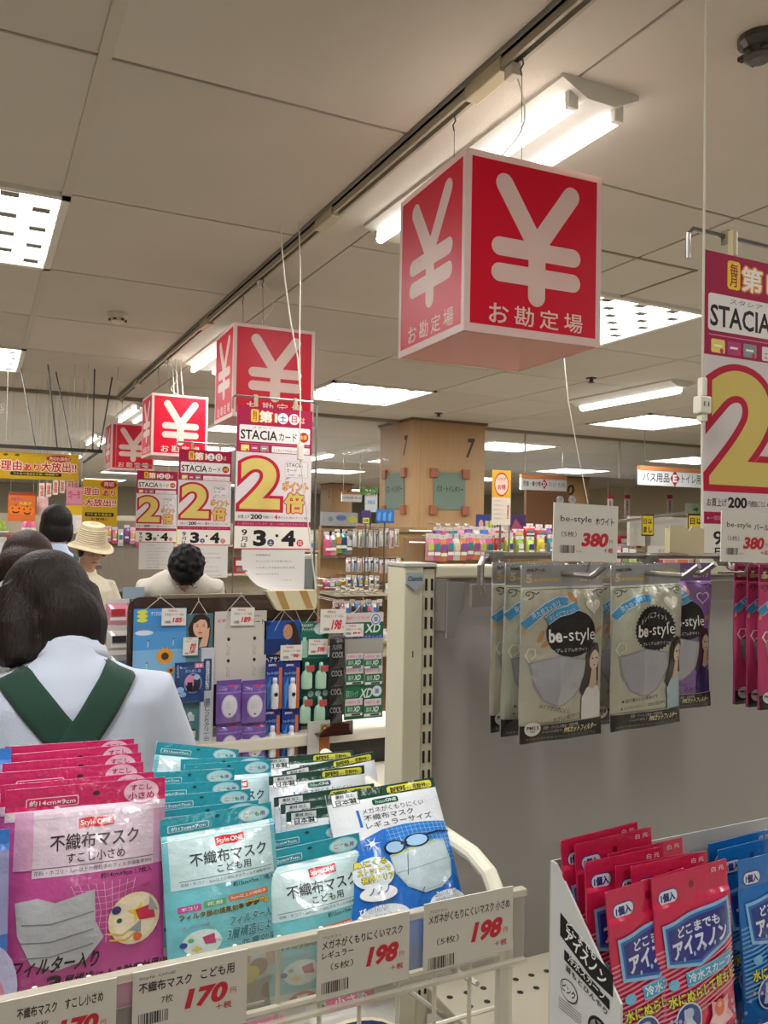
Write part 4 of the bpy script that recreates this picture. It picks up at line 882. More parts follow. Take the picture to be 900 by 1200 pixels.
# lower tier, seen under the rail
def d_guard(p, H):
    p.rect(0, 0, 100, H, '#b9b6ae'); p.rect(0, 0, 100, 5, '#9a9a96'); p.rr(46, 3, 84, 12, 2, '#d21b7c'); p.text('小さめ', 52, 4.5, 78, 10.5, '#f4d8e6', .03); p.ell(42, 8, 3, 2.4, '#33302c')
    p.text('5', 8, 16, 16, 27, '#8c2a5c', .04); p.text('枚入', 17, 20, 32, 27, '#8c2a5c', .02); p.ell(58, 38, 42, 19, '#e0d6b0'); p.ell(58, 38, 40, 17, '#1f3168'); p.text('快適ガード', 26, 29, 92, 46, '#e6e9f0', .05, shear=.15); p.rect(60, 62, 100, 70, '#cfa83a')
g4 = 'silver mask packs in the lower tier'
def lw(px, py, Y, lb, base=None, roll=0.):
    if base is None: return pack('mask_pack', lb, 'mask pack', g4, at(px, py, y=Y), .11, .17, .08, .009, '#b5b2aa', d_guard, 21, lean=.5, roll=roll)
    return mp(base, px, py, Y, lb, g4, .5, 0, roll)
q0 = lw(386, 1163, .607, 'front silver mask pack with blue oval under the rail')
lw(382, 1158, .64, 'silver mask pack behind the front one under the rail', q0, .02)
lw(275, 1196, .60, 'silver mask pack under the 170 price card', q0)
# lower tier frame
t = thing('wire_basket', 'lower wire basket tier under the price rail', 'basket', (0, .56, 0))
m = MB(); m.box(-.3, -.006, .90, .36, -.003, .945, '#b9b2a0'); m.build('price_strip', 'frosted', t)
for k in range(7): m = MB(); m.tube([(-.3, .01+k*.05, .885), (.37, .01+k*.05, .885)], .0018, '#cfc9b8', 6); m.build('floor_wire', 'enamel', t)
m = MB(); m.tube([(.30, .0, 1.0), (.32, .36, .93)], .003, '#bcb6a8', 6); m.build('side_wire', 'enamel', t)
# ================================================================ people
def loft(m, rings, c='#000', n=20):
    """rings: (centre, rx, ry, axis) -> closed tube of ellipses; axis = direction of travel, rx across X, ry the other way"""
    R = []
    for cen, rx, ry, ax in rings:
        ax = Vector(ax).normalized(); ref = Vector((1, 0, 0)) if abs(ax.x) < .75 else Vector((0, 1, 0))
        b = ax.cross(ref).normalized(); a = b.cross(ax).normalized()
        R.append([Vector(cen)+a*math.cos(k*2*PI/n)*rx+b*math.sin(k*2*PI/n)*ry for k in range(n)])
    return m.ring(R, c)
def limb(m, pts, rad, c, n=12): return m.tube(pts, rad, c, n)
def fuse(m, name, matn, parent, voxel, smooth=6, colfn=None, factor=.5):
    """join overlapping closed shapes into one continuous skin"""
    me = bpy.data.meshes.new('tmp'); me.from_pydata([tuple(v) for v in m.V], [], m.F); o = bpy.data.objects.new('tmp', me); COL.objects.link(o)
    r = o.modifiers.new('r', 'REMESH'); r.mode = 'VOXEL'; r.voxel_size = voxel
    s_ = o.modifiers.new('s', 'SMOOTH'); s_.iterations = smooth; s_.factor = factor
    dg = bpy.context.evaluated_depsgraph_get(); e = o.evaluated_get(dg); em = e.to_mesh()
    V = [v.co[:] for v in em.vertices]; F = [tuple(p.vertices) for p in em.polygons]; C = [colfn(p.center) for p in em.polygons] if colfn else [m.C[0]]*len(F)
    e.to_mesh_clear(); bpy.data.objects.remove(o); bpy.data.meshes.remove(me)
    out = MB(); out.V = V; out.F = F; out.C = C
    return out.build(name, matn, parent, smooth=True)
def hand(m, w, d, side, c):
    """small hand with five fingers from wrist w along unit d"""
    d = Vector(d).normalized(); up = Vector((0, 0, 1)) if abs(d.z) < .9 else Vector((0, 1, 0)); a = d.cross(up).normalized(); b = a.cross(d); w = Vector(w)
    m.ell(w+d*.045, (.021, .021, .021), c); limb(m, [w, w+d*.03, w+d*.08], [.022, .03, .033], c, 10)
    for k, L in enumerate((.062, .074, .07, .055)):
        o = w+d*.075+a*(k-1.5)*.017; limb(m, [o, o+d*L*.5, o+d*L-b*.014], [.0088, .008, .0065], c, 8)
    o = w+d*.03+a*side*-.026; limb(m, [o, o+d*.03+a*side*-.02, o+d*.055+a*side*-.026], [.011, .009, .0075], c, 8)
def person(loc, face, label, sc=1., skin='#b98f74', hair='#2a211d', shirt='#a9b3c4', pants='#2b2b30', bow=0., lean=0., arms=None, hairstyle='bob', headturn=0., shoulders=.19, sleeve=.7, girth=1., glasses=False, backview=False, hoff=(0, 0, 0), hsc=1.):
    """standing adult facing +Y before turning; bow = head tilt down, lean = torso tilt forward"""
    t = thing('person', label, 'person', loc, face); t.scale = (sc, sc, sc)
    hip = Vector((0, 0, .88)); sl, cl = math.sin(lean), math.cos(lean)
    def T(x, y, z):   # torso frame above the hip
        return Vector((x, y*cl+z*sl, .88+z*cl-y*sl))
    up = Vector((0, sl, cl)); neck = T(0, -.01, .50); sh = shoulders
    hb = lean+bow; hd = neck+Vector((0, math.sin(lean+bow*.6), math.cos(lean+bow*.6)))*.075; hax = Vector((0, math.sin(hb), math.cos(hb))); hc = hd+hax*.095+Vector((0, math.cos(hb), -math.sin(hb)))*.018+Vector(hoff)
    Rh = Matrix.Rotation(headturn, 3, 'Z') @ Matrix.Rotation(-hb, 3, 'X')
    g = girth
    def torso(m, e, c):
        loft(m, [(T(0, 0, -.10), .165*g+e, .115*g+e, up), (T(0, 0, 0), .17*g+e, .115*g+e, up), (T(0, .0, .15), .145*g+e, .10*g+e, up), (T(0, .0, .30), .158*g+e, .11*g+e, up),
                 (T(0, -.005, .40), sh*.92+e, .105*g+e, up), (T(0, -.012, .46), sh*.72+e, .08*g+e, up), (T(0, -.015, .495), .075+e, .062+e, up)], c)
    ar = arms or [((-sh-.05, .03, .18), (-sh*.5, .26, .10)), ((sh+.05, .03, .18), (sh*.5, .26, .10))]
    A = []
    for i, (el, wr) in enumerate(ar):
        s_ = -1 if i == 0 else 1; S0 = T(s_*(sh-.04), -.01, .415); A.append((s_, S0, T(*el), T(*wr)))
    m = MB(); torso(m, -.012, skin)
    limb(m, [T(0, -.015, .46), neck, hd, hd+hax*.03], [.06, .052, .05, .05], skin)
    def HL(v): return hc+Rh@Vector(v)*hsc
    m.ell(HL((0, 0, .012)), (.074, .092, .098), skin, 18, 12, Rh); m.ell(HL((0, .022, -.05)), (.055, .062, .06), skin, 16, 10, Rh); m.ell(HL((0, .052, -.088)), (.024, .02, .018), skin, 10, 8, Rh)
    m.tube([HL((0, .083, .012)), HL((0, .104, -.022)), HL((0, .098, -.03))], [.008, .0125, .011], skin, 8); m.ell(HL((0, .078, -.058)), (.024, .012, .009), skin, 10, 6, Rh)
    for s_ in (-1, 1): m.ell(HL((s_*.076, -.004, -.012)), (.009, .02, .032), skin, 8, 8, Rh); m.ell(HL((s_*.03, .074, .03)), (.026, .012, .008), skin, 8, 6, Rh)
    for s_, S0, E_, W_ in A: limb(m, [S0, S0.lerp(E_, .5), E_, E_.lerp(W_, .5), W_], [.048, .042, .036, .032, .024], skin); hand(m, W_, W_-E_, s_, skin)
    for s_ in (-1, 1):
        limb(m, [(s_*.09, 0, .86), (s_*.1, .01, .47), (s_*.1, -.01, .30), (s_*.1, -.01, .08)], [.085, .052, .05, .035], skin); limb(m, [(s_*.1, -.03, .04), (s_*.1, .06, .035), (s_*.1, .15, .03)], [.035, .035, .025], skin)
    body = fuse(m, 'body', 'skin', t, .0075, 3)
    # face details
    if not backview:
        m = MB()
        for s_ in (-1, 1): m.ell(HL((s_*.03, .086, .013)), (.011, .005, .0045), '#e4ddd4', 8, 6, Rh)
        m.build('eye', 'plastic', t, smooth=True); m = MB()
        for s_ in (-1, 1): m.ell(HL((s_*.03, .090, .012)), (.005, .003, .0045), '#1e1613', 8, 6, Rh)
        m.build('pupil', 'plastic', t, smooth=True); m = MB()
        for s_ in (-1, 1): m.tube([HL((s_*.045, .083, .031)), HL((s_*.03, .09, .035)), HL((s_*.016, .09, .031))], .0022, hair, 6)
        m.build('eyebrow', 'hair', t); m = MB(); m.tube([HL((-.02, .086, -.058)), HL((0, .093, -.056)), HL((.02, .086, -.058))], [.002, .0045, .002], '#8a4640', 8); m.build('lips', 'skin', t)
        if glasses:
            m = MB()
            for s_ in (-1, 1): m.tube([HL((s_*.031+.021*math.cos(a), .099-.004*abs(math.cos(a)), .011+.015*math.sin(a))) for a in np.linspace(0, 2*PI, 17)], .0012, '#8a8580', 5); m.tube([HL((s_*.052, .095, .014)), HL((s_*.076, .02, .008))], .0012, '#8a8580', 5)
            m.tube([HL((-.01, .101, .014)), HL((.01, .101, .014))], .0012, '#8a8580', 5); m.build('glasses', 'steel', t)
    # hair
    m = MB()
    if hairstyle == 'bob':
        m.ell(HL((0, -.02, .032)), (.094, .108, .100), hair, 20, 12, Rh); m.ell(HL((0, -.045, -.035)), (.088, .07, .085), hair, 16, 10, Rh)
        for s_ in (-1, 1): m.ell(HL((s_*.074, -.012, -.03)), (.026, .062, .082), hair, 12, 10, Rh)
        m.ell(HL((0, .06, .075)), (.06, .04, .032), hair, 12, 8, Rh)
    elif hairstyle == 'long':
        m.ell(HL((0, -.018, .03)), (.096, .11, .103), hair, 20, 12, Rh)
        for s_ in (-1, 0, 1): limb(m, [HL((s_*.052, -.04, .03)), HL((s_*.062, -.055, -.05)), HL((s_*.060, -.062, -.12))], [.05, .052, .034], hair)
        for s_ in (-1, 1): m.ell(HL((s_*.078, .0, -.035)), (.024, .055, .085), hair, 12, 10, Rh)
        m.ell(hd+Vector((0, -.03, .0)), (.072, .045, .085), hair, 14, 9); m.ell(hd+Vector((0, -.035, -.05)), (.066, .035, .05), hair, 14, 9)
    elif hairstyle == 'short':
        m.ell(HL((0, -.012, .034)), (.088, .104, .092), hair, 20, 12, Rh); m.ell(HL((0, -.05, -.02)), (.076, .06, .06), hair, 14, 10, Rh)
        m.ell(HL((0, .055, .078)), (.062, .045, .03), hair, 12, 8, Rh)
        for k in range(26): a = k*2.4; q = HL((.08*math.cos(a)*math.sin(.35+k*.05), .09*math.sin(a)*math.sin(.35+k*.05)-.01, .05+.075*math.cos(.35+k*.05))); m.ell(q, (.016, .016, .016), hair, 6, 5)
    elif hairstyle == 'hat':
        m.ell(HL((0, -.02, .01)), (.083, .095, .08), hair, 18, 10, Rh); m.ell(HL((0, -.05, -.03)), (.07, .05, .05), hair, 14, 8, Rh)
        for s_ in (-1, 1): m.ell(HL((s_*.074, .03, .0)), (.014, .03, .04), hair, 10, 8, Rh)
        m.ell(HL((.0, .068, .055)), (.055, .025, .018), hair, 10, 8, Rh)
    h = fuse(m, 'hair', 'hair', t, .007, 3)
    if hairstyle == 'hat':
        m = MB(); prof = [(.150, .028), (.152, .034), (.13, .05), (.108, .058), (.101, .07)]
        r = .101
        for k in range(7): prof += [(r+.0035, .076+k*.013), (r-.001, .082+k*.013)]; r -= .0022
        prof += [(.075, .178), (.03, .185), (.001, .184), (.001, .178), (.07, .170), (.086, .15), (.097, .07), (.105, .053), (.13, .043), (.148, .028)]
        q = MB(); q.lathe(prof, '#c3b492', 28); q.V = [tuple(HL((v[0]*.93, v[1]-.008, v[2]-.012+.012*math.sin(2*math.atan2(v[1], v[0]))*(v[2] < .06)))) for v in q.V]
        for i in range(len(q.C)): q.C[i] = '#c6b897' if (i//28) % 2 else '#ab9c7b'
        hh = q.build('hat', 'straw', t, smooth=False)
    # clothes
    m = MB(); torso(m, .012, shirt); 
    for s_, S0, E_, W_ in A:
        Wc = E_.lerp(W_, sleeve); limb(m, [S0-Vector((s_*.05, 0, 0)), S0, S0.lerp(E_, .5), E_, E_.lerp(Wc, .5), Wc], [.06, .068, .062, .056, .05, .046], shirt, 14)
    limb(m, [T(0, -.015, .47), T(0, -.014, .51), T(0, -.004, .535)], [.085, .068, .064], shirt, 18)
    shirt_o = fuse(m, 'shirt', 'cotton', t, .009, 5)
    m = MB(); loft(m, [(T(0, 0, .03), .178*g, .122*g, up), ((0, 0, .86), .18*g, .128*g, (0, 0, 1)), ((0, 0, .72), .17*g, .12*g, (0, 0, 1))][::-1], pants)
    for s_ in (-1, 1): limb(m, [(s_*.088, 0, .82), (s_*.1, .01, .47), (s_*.1, 0, .09)], [.095, .075, .062], pants)
    fuse(m, 'trousers', 'twill', t, .012, 3)
    m = MB()
    for s_ in (-1, 1): m = MB(); m.ell((s_*.1, .045, .045), (.045, .13, .045), '#1f1c1a', 14, 8); m.V = [(v[0], v[1], max(v[2], .001)) for v in m.V]; m.build('shoe', 'plastic', t, smooth=True)
    return t, shirt_o, T, HL
def strap(shirt_o, t, pts, w_, c, name='apron_strap', off=.004, ray=(0, 1, 0)):
    """cloth band laid on the shirt along pts (local x, z), found by casting rays along y"""
    me = shirt_o.data; bv = BVHTree.FromPolygons([v.co for v in me.vertices], [tuple(p.vertices) for p in me.polygons])
    P = [Vector(p) for p in pts]; D = []
    for a, b in zip(P, P[1:]):
        for k in range(10): D.append(a.lerp(b, k/10))
    D.append(P[-1]); V = []; nw = 6
    for i, p in enumerate(D):
        tt = (D[min(i+1, len(D)-1)]-D[max(i-1, 0)]).normalized(); nr = Vector((tt.z, 0, -tt.x))
        for j in range(nw+1):
            q = p+nr*(j/nw-.5)*w_; o = q-Vector(ray)*.9; h = bv.ray_cast(o, Vector(ray))
            V.append(tuple((h[0]+h[1]*off) if h[0] else (bv.find_nearest(q)[0])))
    n = len(D); W = list(V)
    F = [(i*(nw+1)+j, i*(nw+1)+j+1, (i+1)*(nw+1)+j+1, (i+1)*(nw+1)+j) for i in range(n-1) for j in range(nw)]
    m = MB(); m.add(V, F, c); o = m.build(name, 'twill', t, smooth=True); md = o.modifiers.new('t', 'SOLIDIFY'); md.thickness = .003; md.offset = 0; return o
GREEN = '#0e3628'
# staff woman with her back to us
P1 = (.155, 1.56, 0); s1 = .84
t1, sh1, T1, HL1 = person(P1, -.04, 'woman seen from behind with dark brown hair, white shirt and crossed green apron straps', sc=s1, hair='#1f1613', shirt='#b3bbca', bow=.26, lean=.15, headturn=.12, hairstyle='long', shoulders=.205, girth=1.12, backview=True, hoff=(-.045, .015, -.06), hsc=1.12, arms=[((-.27, .06, .17), (-.12, .30, .10)), ((.27, .06, .17), (.12, .30, .10))])
sx = .0
strap(sh1, t1, [(-.128, 0, 1.40), (-.122, 0, 1.37), (.0, 0, 1.22), (.10, 0, 1.05), (.15, 0, .9)], .066, GREEN)
strap(sh1, t1, [(.118, 0, 1.40), (.110, 0, 1.37), (.01, 0, 1.22), (-.09, 0, 1.05), (-.15, 0, .9)], .066, GREEN, off=.0075)
# shirt collar
m = MB(); cc = T1(0, -.012, .525)
R_ = []
for a in np.linspace(-PI*.98, -.02*PI, 19):
    for k, (r, dz) in enumerate(((.067, .018), (.072, .022), (.088, -.016))): R_.append((cc[0]+r*1.0*math.cos(a), cc[1]+r*.95*math.sin(a)+.01, cc[2]+dz-.012*math.cos(a)**2))
m.add(R_, [(i*3+k, i*3+k+1, i*3+k+4, i*3+k+3) for i in range(18) for k in range(2)], '#aeb5c3'); o = m.build('collar', 'cotton', t1, smooth=True); md = o.modifiers.new('t', 'SOLIDIFY'); md.thickness = .003
# woman with brown hair behind her, at the left edge
person((.07, 2.70, 0), -.3, 'woman with reddish brown hair bending down behind the staff woman, left edge', sc=.87, hair='#33211b', shirt='#8d8a88', bow=.5, lean=.4, hairstyle='bob', backview=True)
# standing staff woman further back
t3, sh3, T3, HL3 = person((.41, 5.03, 0), .25, 'staff woman with short black hair and green apron strap standing behind the hat woman', sc=.90, hair='#14110f', shirt='#9fadc2', hairstyle='bob', bow=.1, backview=True)
strap(sh3, t3, [(-.115, 0, 1.372), (-.02, 0, 1.20), (.10, 0, 1.0)], .04, GREEN); strap(sh3, t3, [(.112, 0, 1.372), (.02, 0, 1.20), (-.10, 0, 1.0)], .04, GREEN, off=.0075)
# woman with straw hat, facing the camera, looking down
person((.53, 4.62, 0), PI+.35, 'woman in a striped straw hat and cream cardigan looking down', sc=.822, hair='#2a1e1a', shirt='#c3b9a2', bow=.28, hairstyle='hat', headturn=-.1, glasses=True, shoulders=.18)
# man bending over
person((.91, 4.22, 0), PI-.12, 'man with black hair bending forward over the counter in a cream shirt', sc=.93, hair='#131110', shirt='#b3aca0', bow=.5, lean=.76, hairstyle='short', headturn=0, glasses=True, shoulders=.20, girth=1.05, arms=[((-.2, .05, .2), (-.12, .28, .14)), ((.2, .05, .2), (.12, .28, .14))])
# ================================================================ register counter with smoked divider and hanging products
YD = 2.32
def rectpx(x0, y0, x1, y1, Y):
    a, b = at(x0, y0, y=Y), at(x1, y1, y=Y); b2 = at((x0+x1)/2, y1, y=Y); a2 = at((x0+x1)/2, y0, y=Y)
    return (a[0]+b[0])/2, a2[2], b[0]-a[0], a2[2]-b2[2]
def board(name, label, cat, group, x0, y0, x1, y1, Y, base, design=None, m_='card', thick=.002, r=0, strings=0, stop=.0, part='card', tilt=0., hang=0, post=0):
    cx, zt, W, H = rectpx(x0, y0, x1, y1, Y)
    t = thing(name, label, cat, (cx, Y, zt), group=group, rot=(0, tilt, 0))
    m = MB()
    if r: m.prism([((p[0]), -p[1]) for p in rrect(-W/2, 0, W/2, H, r)], 0, thick, base)
    else: m.box(-W/2, 0, -H, W/2, thick, 0, base)
    s = m.build(part, m_, t)
    if design: p = Pr(W, 100); design(p, 100*H/W); p.build('print', m_, s)
    if hang:
        for s_ in (-1, 1): m = MB(); m.tube([(s_*W*.42, .001, 0), (s_*W*.42, .001, CEIL-zt-.002)], .0016, '#8d887d', 4); m.build('hanging_wire', 'cord', t)
    if post: m = MB(); m.tube([(0, thick+.006, -zt+.002), (0, thick+.006, -H*.3)], .006, '#8d887d', 6); m.build('stand', 'steel', t)
    if strings:
        m = MB(); ap = (0, .004, stop); m.tube([(-W*.3, 0, -.004), ap], .0009, '#c9c4b8', 5); m.build('string', 'cord', t)
        m = MB(); m.tube([(W*.3, 0, -.004), ap, (0, .012, stop+.01)], .0009, '#c9c4b8', 5); m.build('string', 'cord', t)
    return t
t = thing('register_counter', 'cream register counter with dark recess behind the basket', 'counter', (0, 2.05, 0))
m = MB(); m.box(-.7, .22, .765, 1.52, .42, .80, '#cfc9b8', bev=.006); m.build('worktop', 'enamel', t)
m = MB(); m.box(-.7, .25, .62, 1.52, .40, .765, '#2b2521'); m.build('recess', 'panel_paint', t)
m = MB(); m.box(-.7, .0, .62, 1.52, .24, .69, '#cfc9b8', bev=.004); m.build('ledge', 'enamel', t)
m = MB(); m.box(-.68, .06, .0, 1.5, .40, .62, '#857d70'); m.build('counter_base', 'panel_paint', t)
x0, x1 = at(150, 700, y=YD+.02)[0], at(372, 700, y=YD+.02)[0]; zt = at(300, 697, y=YD+.02)[2]
t = thing('counter_divider', 'brown smoked acrylic divider carrying the hanging products', 'divider', ((x0+x1)/2, YD+.02, .80))
W = x1-x0; Hh = zt-.80
m = MB(); m.prism([(p[0], -p[1]) for p in rrect(-W/2, -Hh, W/2, .0, .035)][::-1], 0, .004, '#3a2218'); m.build('smoked_sheet', 'smoked', t)
m = MB()
for k in range(16): m.box(-W/2-.001, -.001, .05+k*.022, -W/2+.003, .005, .06+k*.022, '#7a6a58')
o = m.build('edge_notch', 'clear', t); o['kind'] = 'stuff'
m = MB(); m.box(-W/2+.02, -.012, 0, -W/2+.06, .016, .02, '#8b8578'); m.build('foot', 'steel', t); m = MB(); m.box(W/2-.06, -.012, 0, W/2-.02, .016, .02, '#8b8578'); m.build('foot', 'steel', t)
m = MB(); m.box(-.20, -.004, Hh-.006, .05, .008, Hh+.005, '#a39a88', bev=.001); m.build('cord_channel', 'steel', t)
def price(x0, y0, x1, y1, num, label, Y=YD-.012, tilt=0.02):
    def d(p, H):
        p.rect(0, 0, 100, H, '#d6d2ca'); p.text('特価品', 26, 5, 60, 14, '#c2303c', .01); p.text('化粧品コーナー商品', 12, 20, 90, 30, '#4a4744'); p.text(str(num), 46, 38, 84, H-12, '#c2303c', .05, shear=.2); p.text('円', 86, H-26, 94, H-14, '#c2303c'); p.bars(12, H-20, 40, H-9, '#4a4744', 16)
    board('price_card', label, 'price card', 'small price cards on the divider', x0, y0, x1, y1, Y, '#d6d2ca', d, tilt=tilt)
Y1 = YD-.004
def d_sun(p, H):
    p.rect(0, 0, 100, H, '#4d93cc'); p.rect(0, 0, 100, H*.35, '#3f87c6'); p.rect(0, H*.62, 100, H, '#79aed6')
    for k in range(3): p.ell(16, 6+k*8, 10, 4, '#d2d23c')
    p.text('すてきな夏の日', 32, 6, 62, 14, '#dfe6ee', .02); p.text('冷感ひんやりシート', 6, 32, 60, 38, '#7d8b2e', .01); p.ell(20, 46, 17, 5, '#cdd8e4')
    for (x, y, r) in ((60, 92, 16), (72, 120, 7), (62, 140, 11)):
        for k in range(14): a = k*2*PI/14; p.ell(x+r*.72*math.cos(a), y+r*.72*math.sin(a), r*.38, r*.16, '#d8952c', 10, rot=a)
        p.ell(x, y, r*.45, r*.45, '#46301f')
    for (x, y) in ((28, 62), (76, 60), (26, 104)): p.ell(x, y, 1.8, 1.8, '#14181c'); p.line([(x, y), (x-1, y+12)], 1.6, '#b9c9d8')
board('display_card', 'blue hanging card printed with sunflowers', 'display card', None, 157, 713, 217, 791, Y1, '#4d93cc', d_sun, r=.006, strings=1, stop=.03)
board('product_pack', 'pale blue lower half of the sunflower display, empty card', 'pack', None, 192, 790, 212, 868, Y1+.003, '#8fb3c9', lambda p, H: p.text('冷感', 30, 60, 70, 80, '#5a86a8', .01))
def d_face(p, H):
    p.rect(0, 0, 100, H, '#4b676e'); p.poly([(34, 6), (64, 0), (88, 18), (92, 60), (84, H), (70, 90), (40, 88), (20, 84), (14, 50)], '#2a1d19'); p.ell(56, 48, 25, 34, '#d3a78c'); p.ell(45, 44, 4, 1.8, '#2d1d18'); p.ell(67, 44, 4, 1.8, '#2d1d18'); p.line([(40, 38), (49, 36)], 1.5, '#3b2620'); p.line([(63, 36), (72, 38)], 1.5, '#3b2620'); p.ell(56, 66, 8, 2.6, '#b04a4a'); p.line([(56, 46), (54, 57)], 1.2, '#b58a70')
    p.poly([(74, 60), (88, 48), (86, 80), (80, 112), (52, 116), (60, 92)], '#cfa388'); p.poly([(30, 22), (60, 8), (80, 24), (56, 20), (36, 34)], '#2a1d19')
board('display_card', 'hanging card with a portrait of a smiling dark haired woman', 'display card', None, 216, 719, 249, 762, Y1+.001, '#4b676e', d_face, strings=1, stop=.035)
board('display_card', 'long grey green hanging card below the portrait', 'display card', None, 212, 762, 240, 880, Y1+.002, '#5f8a92', lambda p, H: (p.rect(0, 0, 100, H, '#5f8c94'), p.rect(0, H*.47, 100, H, '#4d767f'), p.ell(40, H*.64, 9, 12, '#c9d3d0'), p.rect(36, H*.64, 56, H*.70, '#b5c4c2'), p.rr(18, H*.78, 62, H*.87, 2, '#d3d2cb'), p.rect(18, H*.78, 62, H*.80, '#26343a'), p.text('1580', 26, H*.825, 54, H*.85, '#2b2b2b', .02)))
board('product_box', 'tall narrow white box with vertical lettering beside the portrait card', 'box', None, 236.5, 760, 248.5, 884, YD-.02, '#b9bdc4', lambda p, H: (p.rr(18, 80, 82, 330, 6, '#26405f'), p.text('美容液成分配合', 34, 95, 66, 320, '#dfe3e8', .01, vertical=True), p.text('濃密しっとりクリームの湿潤', 26, 390, 76, H-20, '#2e3b55', .01, vertical=True)), thick=.015)
def d_cos(p, H):
    p.rect(0, 0, 100, H, '#1e3f73'); p.rr(66, 4, 96, 20, 2, '#d06a9a'); p.text('携帯', 70, 8, 92, 17, '#f1dfe8', .02); p.rect(4, 4, 16, H*.6, '#17305c'); p.text('限定品', 6, 8, 14, 50, '#8fb3df', .01, vertical=True); p.text('おためし品', 34, 24, 86, 34, '#8fb3df', .02)
    p.ell(60, 70, 30, 34, '#8f87b3'); p.ell(60, 70, 27, 31, '#343a5c'); p.ell(50, 62, 18, 20, '#c986a8'); p.rr(40, 66, 58, 98, 3, '#1b1d2c'); p.rr(62, 56, 82, 98, 3, '#23253a'); p.ell(72, 50, 11, 9, '#9fb9d8'); p.ell(18, 90, 12, 10, '#8fb3d8'); p.ell(26, 106, 12, 9, '#7da7d2')
pack('product_pack', 'navy blue cosmetic pouch pack in front of the grey green card', 'pack', None, rectpx(207, 776, 237, 818, YD-.02)[0:1]+(YD-.02,)+rectpx(207, 776, 237, 818, YD-.02)[1:2], .082, .112, .1, .006, '#1e3f73', d_cos, 31)
price(190, 713, 218, 733, 185, 'small price card reading 185 on the sunflower card'); price(215, 747, 232, 768, 920, 'small price card reading 920 below the portrait')
# white wipe board with purple packs
def d_wb(p, H):
    p.rect(0, 0, 100, H, '#c4bdb5'); p.text('ビオ', 6, 14, 20, 20, '#c2303c', .03); p.text('シート', 70, 16, 96, 26, '#3b3836', .02); p.text('50枚入', 74, 8, 92, 12, '#55524f')
    for x in (27, 77):
        for y in (52, 92): p.ell(x, y, 3, 3.4, '#1d1b1a'); p.text('しっとり', x-4, y+10, x+4, y+32, '#8a837b', .0, vertical=True)
board('display_card', 'white rounded hanging board above the purple wipe packs', 'display card', None, 252, 716, 311, 800, Y1, '#c4bdb5', d_wb, r=.012, strings=1, stop=.045)
price(271, 712, 298, 733, 189, 'small price card reading 189 on the white board')
def d_wipe(p, H):
    p.rect(0, 0, 100, H, '#6a4a97'); p.rect(0, H*.27, 100, H*.30, '#8a6db2'); p.ell(50, H*.6, 32, H*.27, '#b4aec6'); p.ell(50, H*.6, 28, H*.24, '#cfcad2')
    for k in range(4): p.text('うるおいシート', 32, H*.5+k*7, 68, H*.5+k*7+4, '#77708a')
    p.ell(50, H*.78, 4, 3, '#2c2236'); p.poly([(50, 12), (62, 20), (74, 14), (78, 26), (64, 30), (54, 26)], '#b4325c'); p.text('しっとり', 10, 30, 40, 38, '#cbb9e0', .01)
c = 0; wp0 = None
for r_, (ya, yb) in enumerate(((796, 845), (843, 874), (869, 897))):
    for q_, xc in enumerate((266.5, 296)):
        cx, zt, W, H = rectpx(xc-14, ya, xc+14, ya+50, YD-.008-.012*(2-r_))
        L_ = 'purple wipe pack, %s row, %s column' % (('top', 'middle', 'bottom')[r_], ('left', 'right')[q_])
        if wp0 is None: wp0 = pack('wipe_pack', L_, 'wipe pack', 'purple wipe packs on the divider', (cx, YD-.045, zt), W, H, .12, .011, '#6a4a97', d_wipe, 33, wr=.002)
        else: dup(wp0, (cx, YD-.045+.012*r_, zt), L_)
# sunscreen card with packs
def d_sc(p, H):
    p.rect(0, 0, 100, H, '#174a96'); p.rect(0, H*.55, 100, H, '#0f2f6b'); p.poly([(58, 8), (80, 4), (94, 30), (96, 80), (80, 74), (74, 40)], '#2b1c1a'); p.ell(64, 30, 13, 20, '#b98467'); p.poly([(30, H), (40, 80), (62, 62), (86, 70), (98, 92), (96, H)], '#c08c70'); p.poly([(60, 70), (88, 74), (94, H), (56, H)], '#b9bccb'); p.ell(10, 8, 6, 5, '#0b1f44'); p.poly([(10, H), (24, 86), (50, 84), (56, 92), (30, H)], '#c79679'); p.line([(56, 30), (60, 29)], 1.5, '#3a221c')
board('display_card', 'blue hanging card showing a woman in a sleeveless top', 'display card', None, 310, 727, 352, 766, Y1, '#174a96', d_sc, strings=1, stop=.03)
board('display_card', 'navy strip card lettered in white under the blue woman card', 'display card', None, 310, 766, 352, 888, Y1+.002, '#141d47', lambda p, H: p.text('ヘアサンスクリーン', 2, 6, 98, 20, '#d8dbe6', .02))
def d_scr(p, H):
    p.rect(0, 0, 100, H, '#1f52a6'); p.rect(0, 0, 100, H*.3, '#142d78'); p.rect(78, H*.12, 96, H, '#c96a34'); p.poly([(8, H*.5), (30, H*.3), (34, H*.7), (14, H)], '#4d8fcf'); p.text('SPF50', 16, 10, 60, 22, '#dfe4f2', .03); p.text('ウォーターミルク', 8, H*.2, 76, H*.27, '#9fc4ea', .02); p.ell(60, H*.08, 6, 5, '#c23a4a')
bb0 = []
